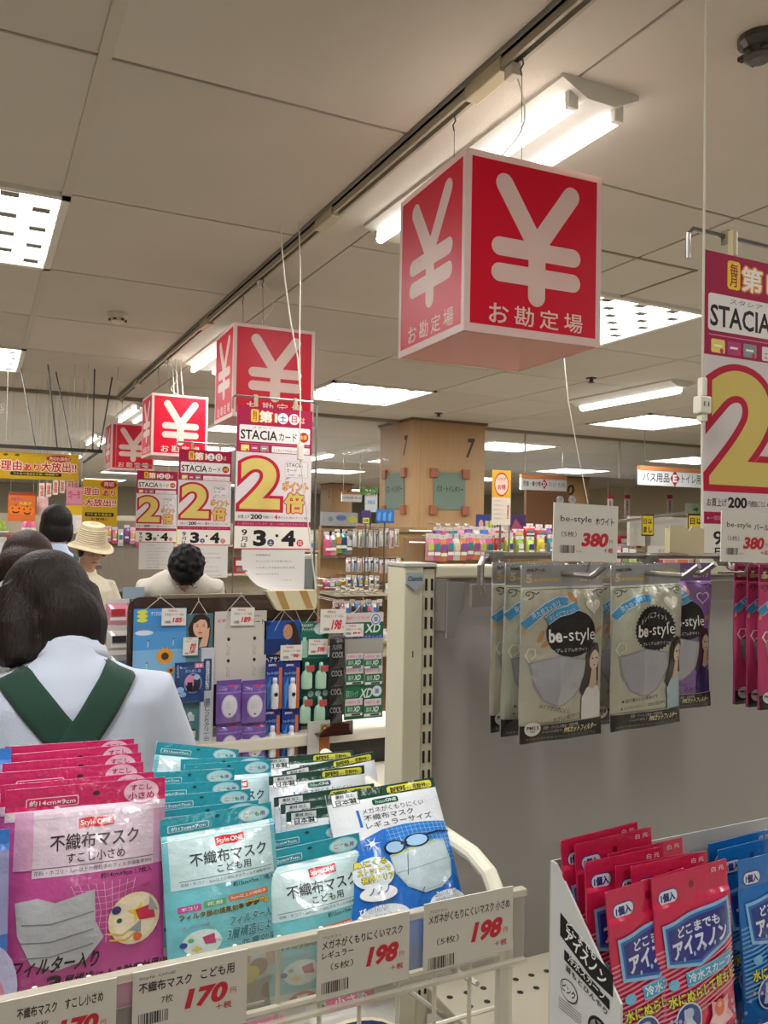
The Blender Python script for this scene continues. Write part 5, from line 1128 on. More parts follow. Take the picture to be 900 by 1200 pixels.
def bottle_pack(x, y, label):
    cx, zt, W, H = rectpx(x, y, x+19, y+55, YD-.02)
    if bb0: return dup(bb0[0], (cx, YD-.02, zt), label)
    t = thing('sunscreen_pack', label, 'sunscreen', (cx, YD-.02, zt), group='sunscreen packs on the divider')
    m = MB(); m.box(-W/2, 0, -H, W/2, .0012, 0, '#1f52a6'); c_ = m.build('backing_card', 'card', t); p = Pr(W, 100); d_scr(p, 100*H/W); p.build('print', 'card', c_)
    m = MB(); R0 = W*.21; m.lathe([(R0*.9, -H*.97), (R0, -H*.94), (R0*1.05, -H*.6), (R0*.95, -H*.48), (R0*.6, -H*.45), (R0*.6, -H*.43)], '#d3d5da', 14, (-W*.02, -R0-.001, 0)); b_ = m.build('bottle', 'plastic', t, smooth=True)
    m = MB(); m.lathe([(R0*.62, -H*.43), (R0*.62, -H*.33), (R0*.5, -H*.32)], '#d9dade', 14, (-W*.02, -R0-.001, 0)); m.build('bottle_cap', 'plastic', t, smooth=True)
    m = MB(); m.add([(R0*.55*math.cos(k*PI/6)-W*.02, -R0*2.06-.001, -H*.66+R0*.55*math.sin(k*PI/6)) for k in range(12)], [tuple(range(12))], '#17233f'); m.build('bottle_badge', 'plastic', b_)
    bb0.append(t); return t
for (x, y, lb) in ((311.5, 776, 'upper left sunscreen bottle pack'), (332, 776, 'upper right sunscreen bottle pack'), (308.5, 832, 'lower left sunscreen bottle pack'), (330.5, 832, 'lower right sunscreen bottle pack')): bottle_pack(x, y, lb+' on the navy card')
price(329, 756, 354, 774, 698, 'small price card reading 698 on the blue woman card')
def d_gc(p, H):
    p.rect(0, 0, 100, H, '#1c6a58'); p.text('ぬれたままで', 6, 8, 44, 18, '#dfe9e4', .02); p.text('アトリックス', 6, 22, 50, 32, '#dfe9e4', .02); p.ell(74, 26, 26, 20, '#aab9c0'); p.ell(72, 30, 22, 12, '#c3ced2'); p.rr(4, 62, 28, H-6, 5, '#9fc9b5'); p.rr(10, 52, 22, 64, 3, '#a9cfbd'); p.rect(50, 0, 100, 5, '#b95a94')
board('display_card', 'green hanging hand care card with a white bowl', 'display card', None, 352, 728, 384, 772, Y1, '#1c6a58', d_gc, strings=1, stop=.03)
board('display_card', 'dark green backing card of the pump bottle twin packs', 'display card', None, 350, 771, 386, 850, Y1+.002, '#0f4640', lambda p, H: (p.rect(0, H*.46, 100, H*.60, '#125248'), [p.ell(16+q*23, H*.53, 9, 9, '#9fb8b0' if q else '#0d3d38') for q in range(4)]))
price(362, 749, 384, 767, 598, 'small price card reading 598 on the green card')
pb0 = []
def pump(x, y, label):
    cx, zt, W, H = rectpx(x, y, x+15, y+31, YD-.014)
    if pb0: return dup(pb0[0], (cx, YD-.014, zt), label)
    t = thing('pump_bottle', label, 'bottle', (cx, YD-.014, zt), group='pale green bottles on the divider'); R0 = W*.42
    m = MB(); m.lathe([(R0*.9, -H), (R0, -H*.96), (R0, -H*.5), (R0*.75, -H*.36), (R0*.35, -H*.3), (R0*.35, -H*.26)], '#a9cdb4', 14); m.V = [(v[0], v[1]*.6, v[2]) for v in m.V]; b_ = m.build('bottle', 'plastic', t, smooth=True)
    m = MB(); m.lathe([(R0*.37, -H*.26), (R0*.36, -H*.04), (R0*.2, 0)], '#b9d3c4', 10); m.build('bottle_cap', 'plastic', t, smooth=True)
    m = MB(); m.box(-R0*.3, -R0*.75, -H*.34, R0*1.05, -R0*.62, -H*.1, '#b04a44', bev=.001); m.build('label_flag', 'card', t); pb0.append(t); return t
for (x, y, lb) in ((352, 776, 'upper left pale green bottle'), (368.5, 776, 'upper right pale green bottle'), (350, 816, 'lower left pale green bottle'), (367, 816, 'lower right pale green bottle')): pump(x, y, lb+' on the dark green card')
def d_blk(p, H): p.rect(0, 0, 100, H, '#1d1d1e'); p.text('SUPER', 20, H*.28, 80, H*.42, '#8a8a88', .0); p.text('COCK', 14, H*.5, 86, H*.68, '#a5a5a2', .0); p.rect(0, 0, 100, H*.06, '#5b5b5b')
k0 = None
for i in range(5):
    cx, zt, W, H = rectpx(386, 745+i*22, 403, 782+i*22, YD-.02)
    lb = '%s black foil pack in the hanging black column' % (('topmost', 'second', 'middle', 'fourth', 'lowest')[i])
    if k0 is None: k0 = pack('black_pack', lb, 'pack', 'black foil packs on the divider', (cx, YD-.025, zt), W, H, .08, .006, '#1d1d1e', d_blk, 35, wr=.004)
    else: dup(k0, (cx, YD-.025+i*.006, zt), lb)
board('display_hanger', 'translucent white plastic hanger above the black packs', 'hanger', None, 379, 722, 403, 746, Y1, '#b3aea6', lambda p, H: (p.rect(0, 0, 100, H, '#b8b2aa'), p.rect(30, 4, 70, 8, '#8a857d')), m_='frosted', strings=1, stop=.03)
price(376, 714, 405, 742, 198, 'small price card reading 198 above the black packs', YD-.03)
def d_xd(p, H):
    p.rect(0, 0, 100, 22, '#c7b9b6'); p.text('薬用リップ 色つき', 6, 8, 62, 15, '#b4506c', .01); p.rect(0, 22, 100, 52, '#175c3a'); p.text('XD', 54, 27, 92, 47, '#cfdcd2', .02, shear=.2); p.ell(80, 16, 14, 14, '#c9ccd6'); p.ell(80, 16, 12, 12, '#5a6a9c'); p.ell(80, 16, 9.5, 9.5, '#c9ccd6'); p.text('薬', 74, 10, 86, 22, '#4a5a94', .02); p.rect(0, 52, 100, 60, '#2b4a86'); p.text('薬用リップスティック', 4, 54, 96, 58.5, '#c3cbe0', .01); p.rect(0, 60, 100, H, '#9b978f')
board('display_card', 'upper green and white lip balm card with white XD lettering', 'display card', 'green lip balm cards', 404, 718, 448, 798, Y1, '#175c3a', d_xd, strings=1, stop=.035)
def d_xd2(p, H): p.rect(0, 0, 100, H, '#1a6340'); p.text('XD', 40, 12, 72, 34, '#cfdcd2', .02, shear=.2); p.ell(84, 20, 13, 13, '#c9ccd6'); p.text('薬', 78, 14, 90, 26, '#4a5a94', .02); p.text('薬用スティック', 4, 14, 34, 32, '#9fc0ad', .01)
board('display_card', 'lower green lip balm card with white XD lettering', 'display card', 'green lip balm cards', 404, 801, 448, 842, Y1, '#1a6340', d_xd2)
def d_lip(p, H): p.rect(0, 0, 100, H*.38, '#c7b4b4'); p.text('医薬部外品', 8, H*.12, 60, H*.26, '#b4708a', .01); p.ell(80, H*.2, 9, 9, '#8f9ac0'); p.rect(0, H*.38, 100, H*.84, '#1a6340'); p.text('薬用', 10, H*.46, 42, H*.76, '#a9c6b4', .01); p.text('XD', 48, H*.46, 84, H*.76, '#d5e0d8', .02, shear=.2); p.rr(8, H*.87, 94, H*.98, 2, '#c9cdd0'); p.rect(36, H*.87, 88, H*.98, '#1c3a30')
i = 0
for (x, y) in ((406, 766), (427, 766), (406, 782), (428, 782), (405, 819), (427, 819)):
    board('lip_balm_pack', '%s lip balm blister on the green cards' % ('upper left', 'upper right', 'middle left', 'middle right', 'lower left', 'lower right')[i], 'lip balm', 'lip balm blisters', x, y, x+19.5, y+(17 if i < 2 else 20), YD-.012+(-.004 if i in (0, 1) else -.0), '#c9c4c0', d_lip); i += 1
price(403, 731, 426, 746, 84, 'small price card reading 84 on the upper lip balm card')
# tape dispenser like cream board, quarter round smoked holder and leaflet
cx, zt, W, H = rectpx(312, 692, 371, 715, YD-.03)
t = thing('price_board', 'cream slanted board with two brown stripes on top of the divider', 'board', (cx, YD-.03, zt))
m = MB(); m.prism([(-W*.5, 0), (W*.47, 0), (W*.5, -.008), (W*.5, -H+.008), (W*.47, -H), (-W*.26, -H), (-W*.3, -H+.004)], 0, .02, '#cdc2a0'); b_ = m.build('board_body', 'paper', t)
for xx in (-.25, .22): m = MB(); m.add([(W*xx-.012, -.0006, -.001), (W*xx+.012, -.0006, -.001), (W*xx+.034, -.0006, -H+.003), (W*xx+.012, -.0006, -H+.003)], [(3, 2, 1, 0)], '#a9844c'); m.build('stripe', 'paper', b_)
m = MB(); m.tube([(-W*.1, .01, -H), (-W*.3, .01, -H-.06)], .0008, '#b9b4a8', 5); m.build('string', 'cord', t); m = MB(); m.tube([(W*.1, .01, -H), (W*.28, .01, -H-.06)], .0008, '#b9b4a8', 5); m.build('string', 'cord', t)
cx, zt, W, H = rectpx(375, 846, 413, 886, YD-.10)
t = thing('leaflet_holder', 'brown smoked quarter round holder at the end of the counter', 'holder', (cx, YD-.10, .80)); H = zt-.80
m = MB(); m.prism([(-W/2, 0), (W/2, 0), (W/2, H)]+[(W/2-W*math.sin(a), H*math.cos(a)) for a in np.linspace(.15, PI/2, 8)], 0, .004, '#3a1a14'); m.build('smoked_sheet', 'smoked', t)
m = MB(); m.prism([(-W*.3, H*.1), (W*.42, H*.1), (W*.42, H*.78), (-W*.1, H*.78), (-W*.3, H*.5)], .01, .012, '#6a231c'); b_ = m.build('red_card', 'card', t); p = Pr(W*.7, 100); p.text('アイスガム', 20, 10, 98, 34, '#9a3a30', .02); p.build('print', 'card', b_, loc=(W*.06, .0098, H*.7))
m = MB(); m.box(-W/2, 0, 0, W/2, .04, .004, '#3a1a14'); m.build('foot', 'smoked', t)
board('leaflet', 'white leaflet with red flower leaning beside the smoked holder', 'leaflet', None, 361, 845, 386, 886, YD-.06, '#b9b5b0', lambda p, H: (p.rr(56, 14, 96, 50, 3, '#7d9a4a'), p.ell(76, 32, 13, 13, '#b0282c'), p.ell(76, 32, 5, 5, '#d8c9a8'), p.rect(52, 60, 98, H-10, '#a8622a')), thick=.003)
# dark wooden register tables further along the lane
for i, (x0, y0, x1, y1, lb) in enumerate(((.25, 3.30, 1.55, 3.68, 'dark brown register table in front of the bending man'), (.95, 5.5, 2.0, 5.9, 'dark brown register table between the posters'), (1.0, 7.2, 2.0, 7.6, 'farthest dark register table'))):
    t = thing('register_table', lb, 'counter', (x0, y0, 0), group='register tables')
    m = MB(); m.box(0, 0, .80, x1-x0, y1-y0, .84, '#43302a', bev=.004); m.build('worktop', 'wood', t); m = MB(); m.box(.02, .03, 0, x1-x0-.02, y1-y0-.02, .80, '#38281f'); m.build('table_body', 'wood', t)
p0 = at(372, 650, y=3.9)
for i, (px, py, Y, lb) in enumerate(((345, 690, 3.42, 'beige cash register behind the curled notice'),)):
    P = at(px, py, y=Y); t = thing('cash_register', lb, 'cash register', (P[0], Y, .84 if Y < 5.6 else .84), group='cash registers')
    hh = max(.12, P[2]-.84); m = MB(); m.box(-.14, -.02, 0, .14, .24, .10, '#a39d8d', bev=.01); m.build('base', 'plastic', t)
    m = MB(); m.box(-.02, .06, .10, .02, .10, hh, '#8d877a'); m.build('stand', 'plastic', t); m = MB(); m.box(-.12, .03, hh-.02, .12, .07, hh+.15, '#aaa492', bev=.008); h_ = m.build('display', 'plastic', t)
    m = MB(); m.box(-.10, .026, hh, .10, .03, hh+.13, '#6d7370'); m.build('screen', 'plastic', h_)
# ================================================================ pillars, hanging signs, background displays
def pillar(x0, y0, x1, y1, num, label, sign=None):
    t = thing('pillar', label, 'pillar', ((x0+x1)/2, y0, 0)); w2 = (x1-x0)/2; L = y1-y0
    m = MB(); m.box(-w2, 0, 0, w2, L, CEIL-.012, '#a5835a', bev=.012); b_ = m.build('cladding', 'wood', t)
    m = MB(); m.box(-w2-.02, -.02, CEIL-.03, w2+.02, L+.02, CEIL-.002, '#6f5a40'); m.build('cornice', 'wood', t)
    for (W, loc, rz) in ((2*w2, (0, -.001, 0), 0), (L, (-w2-.001, L/2, 0), -PI/2)):
        p = Pr(W, 100); u = W/100
        def Z(z): return (CEIL-z)/u
        p.text(num, 74 if len(num) == 1 else 10, Z(2.42), 84 if len(num) == 1 else 50, Z(2.20), '#2b2522', .03, shear=.15)
        p.rect(10, 0, 10.4, Z(0), '#7c6243')
        o = p.build('number', 'wood', b_, loc=(loc[0], loc[1], CEIL)); o.rotation_euler = (0, 0, rz)
        if sign:
            g = MB(); sw = W*.43 if rz == 0 else .46; g.box(-sw/2, -.012, 1.63, sw/2, 0, 2.03, '#66796a', bev=.002); cx = .0 if rz == 0 else 0
            o = g.build('department_sign', 'matte_plastic', t, loc=(loc[0]+cx, loc[1], 0)); o.rotation_euler = (0, 0, rz)
            q = Pr(sw, 100); q.text(sign, 8, 44*.4/sw*.9-4, 94, 44*.4/sw*.9+14, '#232a26', .03); q.build('print', 'matte_plastic', o, loc=(0, -.0125, 2.03))
            for sx in (-1, 1):
                for sz in (1.60, 2.0): g = MB(); g.box(sx*(sw/2+.005)-.045, -.035, sz-.03, sx*(sw/2+.005)+.045, 0, sz+.07, '#93563a', bev=.004); k = g.build('corner_block', 'wood', o)
    return t
Pa, Pb = at(482, 620, y=7.75), at(567, 620, y=7.75)
pillar(Pa[0], 7.75, Pb[0], 8.55, '7', 'square tan wooden pillar with number 7 and green department signs', 'バス・トイレタリー')
Pa, Pb = at(655, 600, y=14.0), at(690, 600, y=14.0)
pillar(Pa[0], 14.0, Pb[0], 14.9, '10', 'far wooden pillar with number 10 right of the hanging white sign')
Pa, Pb = at(388, 620, y=20.), at(412, 620, y=20.)
pillar(Pa[0], 20., Pb[0], 20.8, '5', 'small far pillar just left of the square one')
def hsign(x0, y0, x1, y1, Y, label, L, mid, R_):
    cx, zt, W, H = rectpx(x0, y0, x1, y1, Y)
    t = thing('hanging_sign', label, 'sign', (cx, Y, zt), group='white department signs with orange tops')
    m = MB(); m.box(-W/2, 0, -H, W/2, .04, -H*.22, '#c8cbcc'); b_ = m.build('panel', 'sign_glow', t) if False else m.build('panel', 'matte_plastic', t)
    m = MB(); m.box(-W/2, -.005, -H*.22, W/2, .045, 0, '#b06c3a'); m.build('top_strip', 'matte_plastic', t)
    p = Pr(W, 100); h = 100*H/W; c = .58*h
    p.text(L, 4, c-5, 42, c+5, '#2b2b2b', .03); p.poly([(50, c-9), (57, c), (50, c+9), (43, c)], '#8e2430'); p.text(mid, 47, c-4, 53, c+4, '#e6dfdc', .04); p.text(R_, 60, c-5, 97, c+5, '#2b2b2b', .01)
    p.build('print', 'matte_plastic', b_)
    for s_ in (-1, 1): m = MB(); m.tube([(s_*W*.42, .02, 0), (s_*W*.42, .02, CEIL-zt)], .004, '#8b867c', 5); m.build('rod', 'steel', t)
hsign(611, 557, 664, 575, 9.3, 'white hanging sign with letter D, right of the square pillar', '芳香・傘小物', 'D', 'スリッパ・サンダル')
hsign(750, 548, 830, 570, 7.2, 'white hanging sign with letter E beside the big point poster', 'バス用品', 'E', 'トイレ用品')
hsign(401, 577, 424, 588, 12., 'small far white hanging sign left of the square pillar', '生活用品', 'C', '洗剤 台所')
# yellow sale banners at the left
YB = '#c9a31e'
def sale(p, H, tall=False):
    p.rect(0, 0, 100, H, YB)
    if not tall:
        p.ell(74, 6.5, 16, 4.6, '#b02a2e'); p.text('売切れ御免!!', 62, 4, 88, 9, '#ecd9c4', .02); p.ell(8, 4, 3, 1.6, '#5d4a1a'); p.ell(22, 4, 3, 1.6, '#5d4a1a')
        p.text('理由', 2, 11, 28, 25, '#c22836', .04, out='#eee3d0', ow=.05); p.text('あり', 30, 15, 50, 24, '#c22836', .03, out='#eee3d0', ow=.04); p.text('大放出!!', 52, 11, 97, 25, '#c22836', .04, out='#eee3d0', ow=.05)
        p.rr(14, 26, 78, 31, 2, '#26211a'); p.text('ワケあり商品をお買い得価格で!', 18, 27, 74, 30, '#d8c04a', .02)
    else:
        p.ell(74, 14, 24, 13, '#b02a2e'); p.text('売切', 60, 6, 88, 20, '#ecd9c4', .03); p.text('理由', 4, 24, 46, 48, '#c22836', .04, out='#eee3d0', ow=.05); p.text('あり', 56, 30, 94, 48, '#c22836', .03, out='#eee3d0', ow=.04)
        p.text('大放出!!', 6, 56, 96, 80, '#c22836', .04, out='#eee3d0', ow=.05); p.rr(8, 98, 90, 110, 3, '#26211a'); p.text('ワケあり商品を', 14, 100, 84, 108, '#d8c04a', .02); p.text('お買得に', 26, 114, 76, 122, '#26211a', .03)
board('sale_banner', 'wide yellow sale banner with red lettering at the left edge', 'banner', 'yellow sale banners', -1, 531, 92, 562, 6.6, YB, sale, m_='paper', hang=1)
board('sale_banner', 'tall yellow sale banner behind the straw hat', 'banner', 'yellow sale banners', 97, 562, 137, 616, 6.5, YB, lambda p, H: sale(p, H, True), m_='paper', hang=1)
board('sale_banner', 'small pink and yellow banner left of the tall yellow one', 'banner', None, 78, 571, 96, 603, 7.2, '#c06a80', lambda p, H: (p.rect(0, 0, 100, H*.6, '#c08090'), p.rect(0, H*.66, 100, H, YB), p.text('均一市', 12, 20, 88, 80, '#b02a46', .02)), m_='paper', hang=1)
for i in range(6):
    board('price_tag', '%s red and white hanging strip tag behind the yellow banners' % ORD[i], 'tag', 'red and white strip tags', 46+i*8, 566-i*2+(i % 2)*2, 52+i*8, 584-i*2, 7.4+.2*i, '#b9897a', lambda p, H: (p.rect(0, 0, 100, H, '#c8b4a4'), p.text('特価', 20, 40, 80, H-40, '#b02a2e', .03, vertical=True)), m_='paper', hang=1)
Pz = at(50, 528, y=6.6)
t = thing('ceiling_grid', 'black hanging bar and rods carrying the yellow banner', 'hanging frame', (Pz[0], 6.6, Pz[2]))
m = MB(); m.box(-1.2, -.015, .005, .42, .015, .03, '#28251f'); m.build('bar', 'matte_plastic', t)
for k, (a, b) in enumerate(((-.42, -.30), (-.05, -.1), (.1, -.08), (.2, -.1), (.35, .0), (.40, .12))):
    m = MB(); m.tube([(a+b, .0+.3*(k % 2), CEIL-Pz[2]-.02), (a, 0, .02)], .006, '#2d2a24', 6); m.build('rod', 'matte_plastic', t)
m = MB(); m.tube([(.40, 0, .02), (.43, 1.3, .02)], .012, '#37332b', 6); m.build('rod', 'matte_plastic', t)
def d_pum(p, H):
    p.rect(0, 0, 100, H, '#c4622a'); p.rect(0, 0, 100, 12, '#8a3a24')
    for (x, y) in ((28, 70), (70, 74)):
        for dx in (-14, 0, 14): p.ell(x+dx, y, 12, 17, '#d9701c')
        for s_ in (-1, 1): p.poly([(x+s_*12-5, y-4), (x+s_*12+5, y-4), (x+s_*12, y-11)], '#2b1a12')
        p.poly([(x-14, y+4), (x, y+10), (x+14, y+4), (x+10, y+12), (x, y+15), (x-10, y+12)], '#2b1a12'); p.rect(x-3, y-22, x+3, y-15, '#4e5a2a')
    p.text('ハロウィン', 10, 20, 60, 34, '#4a3a8a', .03); p.text('お菓子', 40, 38, 86, 50, '#a9c23a', .03)
board('pumpkin_poster', 'orange poster with carved pumpkins behind the standing staff woman', 'poster', None, 10, 577, 41, 611, 7.8, '#c4622a', d_pum, m_='paper', hang=1)
board('animal_card', 'pale pink card beside the pumpkin poster', 'display card', None, 43, 582, 56, 604, 7.9, '#c99a9a', lambda p, H: (p.rect(0, 0, 100, H, '#cda5a2'), p.ell(50, 80, 26, 24, '#d8bab4')), m_='paper', hang=1)
# generic goods --------------------------------------------------------------
CN = {'pink': '#c9567c', 'rose': '#d68aa0', 'green': '#7f9a2e', 'teal': '#2c7d83', 'white': '#c9c6be', 'grey': '#7d7a76', 'blue': '#3a6cae', 'red': '#b02a34', 'purple': '#7a4a8e', 'yellow': '#c4b53a', 'orange': '#cc7a3c', 'brown': '#7a5a40', 'black': '#2b2a2b', 'cream': '#c9bda0', 'lime': '#a9c04a', 'navy': '#26386e'}
_pk = {}; _pg = {}; GON = [None]
def good(kind, colr, loc, w_, h, dpt, label, cat, group, seed=0):
    """one small product: pack, box or bottle, with its own printed front or cap"""
    key = (kind, colr, round(w_, 3), round(h, 3)); c = CN[colr]; q = random.Random(seed)
    t = thing({'pack': 'product_pack', 'box': 'product_box', 'bottle': 'product_bottle', 'brush': 'brush_pack'}[kind], label, cat, loc, group=group)
    if key in _pk:
        for nm, me in _pk[key]: o = bpy.data.objects.new(nm, me); COL.objects.link(o); o.parent = t
        return t
    P = []; alt = list(CN.values())[(len(_pk)*5) % 16]
    if kind in ('pack', 'brush'):
        m = MB(); n = 6
        def f(u, v): return ((u-.5)*w_, -dpt/2*math.sin(PI*min(1, max(0, (v-.15)/.85)))*(1-abs(2*u-1)**3)-.001, -v*h)
        m.sheet(f, n, n, c if kind == 'pack' else '#c4c6c6'); m.box(-w_/2, 0, -h, w_/2, .001, 0, c); P.append(m.build('pouch', 'film', t, smooth=False))
        m = MB(); m.box(-w_*.5, -.0025, -h*.17, w_*.5, -.0012, 0, '#cfc9c4'); P.append(m.build('header_card', 'card', t))
        m = MB(); yy = -dpt/2-.003
        if kind == 'brush': m.tube([(0, yy, -h*.22), (0, yy, -h*.95)], w_*.12, c, 6); m.box(-w_*.2, yy-.006, -h*.38, w_*.2, yy, -h*.22, alt); P.append(m.build('brush', 'plastic', t))
        else: m.box(-w_*.3, yy-.001, -h*.62, w_*.3, yy, -h*.36, alt); m.box(-w_*.34, yy-.0006, -h*.8, w_*.34, yy, -h*.68, '#d8d3cc'); P.append(m.build('label_print', 'card', t))
    elif kind == 'box':
        m = MB(); m.box(-w_/2, 0, 0, w_/2, dpt, h, c, bev=.003); P.append(m.build('carton', 'card', t)); m = MB(); m.box(-w_*.38, -.001, h*.5, w_*.38, 0, h*.82, '#d8d3cc'); m.box(-w_*.3, -.001, h*.14, w_*.3, 0, h*.36, alt); P.append(m.build('label_print', 'card', t))
    else:
        m = MB(); r = w_/2; m.lathe([(r*.9, 0), (r, h*.03), (r, h*.62), (r*.55, h*.76), (r*.4, h*.8)], c, 10); P.append(m.build('bottle', 'plastic', t, smooth=True)); m = MB(); m.lathe([(r*.42, h*.8), (r*.42, h), (r*.3, h*1.005)], alt, 10); P.append(m.build('bottle_cap', 'plastic', t))
        m = MB(); m.lathe([(r*1.01, h*.18), (r*1.01, h*.5)], '#d3cdc6', 10); P.append(m.build('label_print', 'card', t))
    _pk[key] = [(o.name.split('.')[0], o.data) for o in P]; return t
def hangrow(x0, x1, ytop, Y, n, cols, w_, h, place, grp, kind='pack', seed=1, cat='pack', jit=3):
    q = random.Random(seed); own = GON[0]; ov = own.location if own else None
    for i in range(n):
        c = cols[i % len(cols)]; px = x0+(x1-x0)*(i+.5)/n; P = at(px, ytop+q.uniform(0, jit), y=Y)
        if own:
            L_ = round(ov.y-Y+.01, 3)
            if L_ not in _pg: g_ = MB(); g_.tube([(0, 0, 0), (0, -L_, 0)], .003, '#8f8b83', 5); pm = g_.build('peg', 'steel', own); _pg[L_] = pm.data
            else: pm = bpy.data.objects.new('peg', _pg[L_]); COL.objects.link(pm); pm.parent = own
            pm.location = (P[0]-ov.x, .004, P[2]-h*.08)
        k = ORD[i] if i < 12 else '%s from the right' % ORD[n-1-i] if n-1-i < 12 else 'middle'
        good(kind, c, (P[0], Y, P[2]), w_, h, .03, '%s %s, %s from left %s' % (c, {'pack': 'pack', 'brush': 'brush pack', 'bottle': 'bottle', 'box': 'box'}[kind], k, place) if i < 12 else '%s pack, %s %s' % (c, k, place), cat, grp, seed*31+i)
# brush gondola left of the slotted post
t = thing('brush_gondola', 'tan display gondola with rows of hanging brushes left of the slotted post', 'shelving', (at(420, 620, y=5.6)[0], 5.6, 0))
g0 = at(376, 620, y=5.6)[0]-t.location.x; g1_ = at(500, 620, y=5.6)[0]-t.location.x
m = MB(); m.box(g0, 0, 0, g1_, .04, 1.42, '#9b7a52'); m.build('back_board', 'wood', t)
m = MB(); m.box(g0, -.03, 1.42, g0+.28, .02, 1.52, '#8d8d8c'); hb_ = m.build('header_board', 'card', t)
p = Pr(.28, 100); p.star(22, 18, 5, 9, 8, '#6a6f7c'); p.ell(52, 14, 15, 8, '#5b6c94'); p.text('はみがき', 40, 10, 66, 18, '#2f4070', .02); p.ell(84, 18, 13, 9, '#a9a43a'); p.build('print', 'card', hb_, loc=(g0+.14, -.031, 1.52))
for z in (1.385, 1.19, .98, .76): m = MB(); m.tube([(g0, -.02, z), (g1_, -.02, z)], .006, '#a9a69e', 6); m.build('rail', 'steel', t)
for z in (.93, .5): m = MB(); m.box(g0, -.32, z, g1_, 0, z+.02, '#bdb5a0'); m.build('shelf', 'enamel', t)
m = MB(); m.box(g1_, -.34, 0, g1_+.03, .04, 1.30, '#96733f'); m.build('end_panel', 'wood', t)
GON[0] = t
R_ = 'in top brush gondola row'
hangrow(381, 412, 620, 5.45, 5, ['pink', 'rose', 'green', 'teal', 'grey'], .058, .17, R_, 'hanging packs of the brush gondola', seed=2)
hangrow(413, 468, 619, 5.42, 9, ['white', 'brown', 'grey', 'white', 'black', 'white', 'black', 'red', 'green'], .034, .13, R_+', right part', 'hanging packs of the brush gondola', 'brush', 3, 'brush')
hangrow(405, 470, 653, 5.40, 10, ['white', 'blue', 'grey', 'cream', 'blue', 'cream', 'rose', 'brown', 'pink', 'yellow'], .036, .10, 'in second brush gondola row', 'hanging packs of the brush gondola', 'brush', 4, 'brush')
hangrow(405, 445, 672, 5.38, 6, ['white', 'grey', 'blue', 'red', 'white', 'cream'], .036, .09, 'in third brush gondola row', 'hanging packs of the brush gondola', 'pack', 5)
hangrow(379, 405, 676, 5.36, 4, ['red', 'grey', 'purple', 'green'], .05, .08, 'on the towel shelf, gondola left', 'hanging packs of the brush gondola', 'pack', 6)
hangrow(390, 448, 702, 5.20, 9, ['grey', 'brown', 'white', 'grey', 'blue', 'grey', 'teal', 'white', 'grey'], .04, .13, 'in sleeve row above lip balm', 'hanging packs of the brush gondola', 'pack', 7)
hangrow(393, 443, 688, 5.15, 9, ['cream'], .032, .035, 'in the strip of tags', 'cream tags of the brush gondola', 'pack', 8)
hangrow(452, 470, 682, 5.40, 3, ['white', 'green', 'white'], .05, .12, 'beside the slotted post, upper', 'packs on the end panel', 'pack', 9)
hangrow(450, 470, 735, 5.0, 3, ['white', 'grey', 'white'], .07, .10, 'beside the slotted post, lower', 'clear bags beside the post', 'pack', 10)
board('price_board', 'blue product panel with three tubes above the brush row', 'display card', None, 441, 597, 462, 613, 5.3, '#2f6cb4', lambda p, H: (p.rect(0, 0, 100, H, '#2f6cb4'), [p.poly([(8+i*30, 20), (24+i*30, 10), (20+i*30, H-8), (8+i*30, H-14)], '#5b9ad8') for i in range(3)], p.rect(0, H-10, 100, H, '#274f8c')), post=1)
board('price_board', 'purple and yellow card left of the blue product panel', 'display card', None, 424, 598, 434, 614, 5.3, '#4a2f6e', lambda p, H: (p.rect(0, 0, 100, H*.5, '#3f2f6a'), p.rr(14, H*.55, 86, H*.95, 4, '#c9c23a'), p.text('お得', 24, H*.62, 76, H*.88, '#35301a', .03)), post=1)
board('price_board', 'white leaflet board standing between purple and blue cards', 'display card', None, 428, 575, 442, 600, 5.5, '#b9bfc0', lambda p, H: (p.text('はみがき', 10, 20, 90, 44, '#8a4a44', .02), p.text('新製品', 20, 70, 80, 100, '#4a7ab0', .02)), post=1)
t = thing('ivy_garland', 'small green ivy sprig on top of the white leaflet board', 'plant', (at(432, 576, y=5.5)[0], 5.5, at(432, 578, y=5.5)[2])); q = random.Random(5)
m = MB(); m.tube([(-.06, 0, 0), (0, -.01, .03), (.06, 0, .0)], .003, '#4a6a34', 5); m.build('stem', 'paper', t)
for k in range(14):
    m = MB(); a = q.uniform(0, 6.28); o_ = (q.uniform(-.07, .07), q.uniform(-.02, .02), q.uniform(-.01, .04)); r = .018
    m.add([(o_[0]+r*math.cos(a+j*PI/3)*(1 if j % 2 else .6), o_[1]+.006*math.sin(j+k), o_[2]+r*math.sin(a+j*PI/3)) for j in range(6)], [(0, 1, 2, 3, 4, 5)], '#5c8440'); m.build('leaf', 'paper', t)
# pink sponge display right of the post
YS = 4.1
t = thing('sponge_gondola', 'low display rack with pink and orange packs behind the cream top rail', 'shelving', (at(560, 650, y=YS)[0], YS, 0))
w0 = at(478, 640, y=YS)[0]-t.location.x; w1 = at(720, 640, y=YS)[0]-t.location.x
m = MB(); m.box(w0, .02, 0, w1, .05, 1.36, '#8f7450'); m.build('back_board', 'wood', t)
for z in (1.395, 1.33): m = MB(); m.tube([(w0, -.01, z), (w1, -.01, z)], .006, '#8f8b83', 6); m.build('rail', 'steel', t)
m = MB(); m.box(w0, -.3, .9, w1, .02, .92, '#bdb5a0'); m.build('shelf', 'enamel', t)
GON[0] = t
hangrow(500, 600, 624, YS-.08, 13, ['rose', 'pink', 'orange', 'pink', 'white', 'orange', 'pink', 'orange', 'rose', 'pink', 'orange', 'red', 'pink'], .055, .15, 'in front row of sponge rack', 'packs of the sponge rack', 'pack', 11)
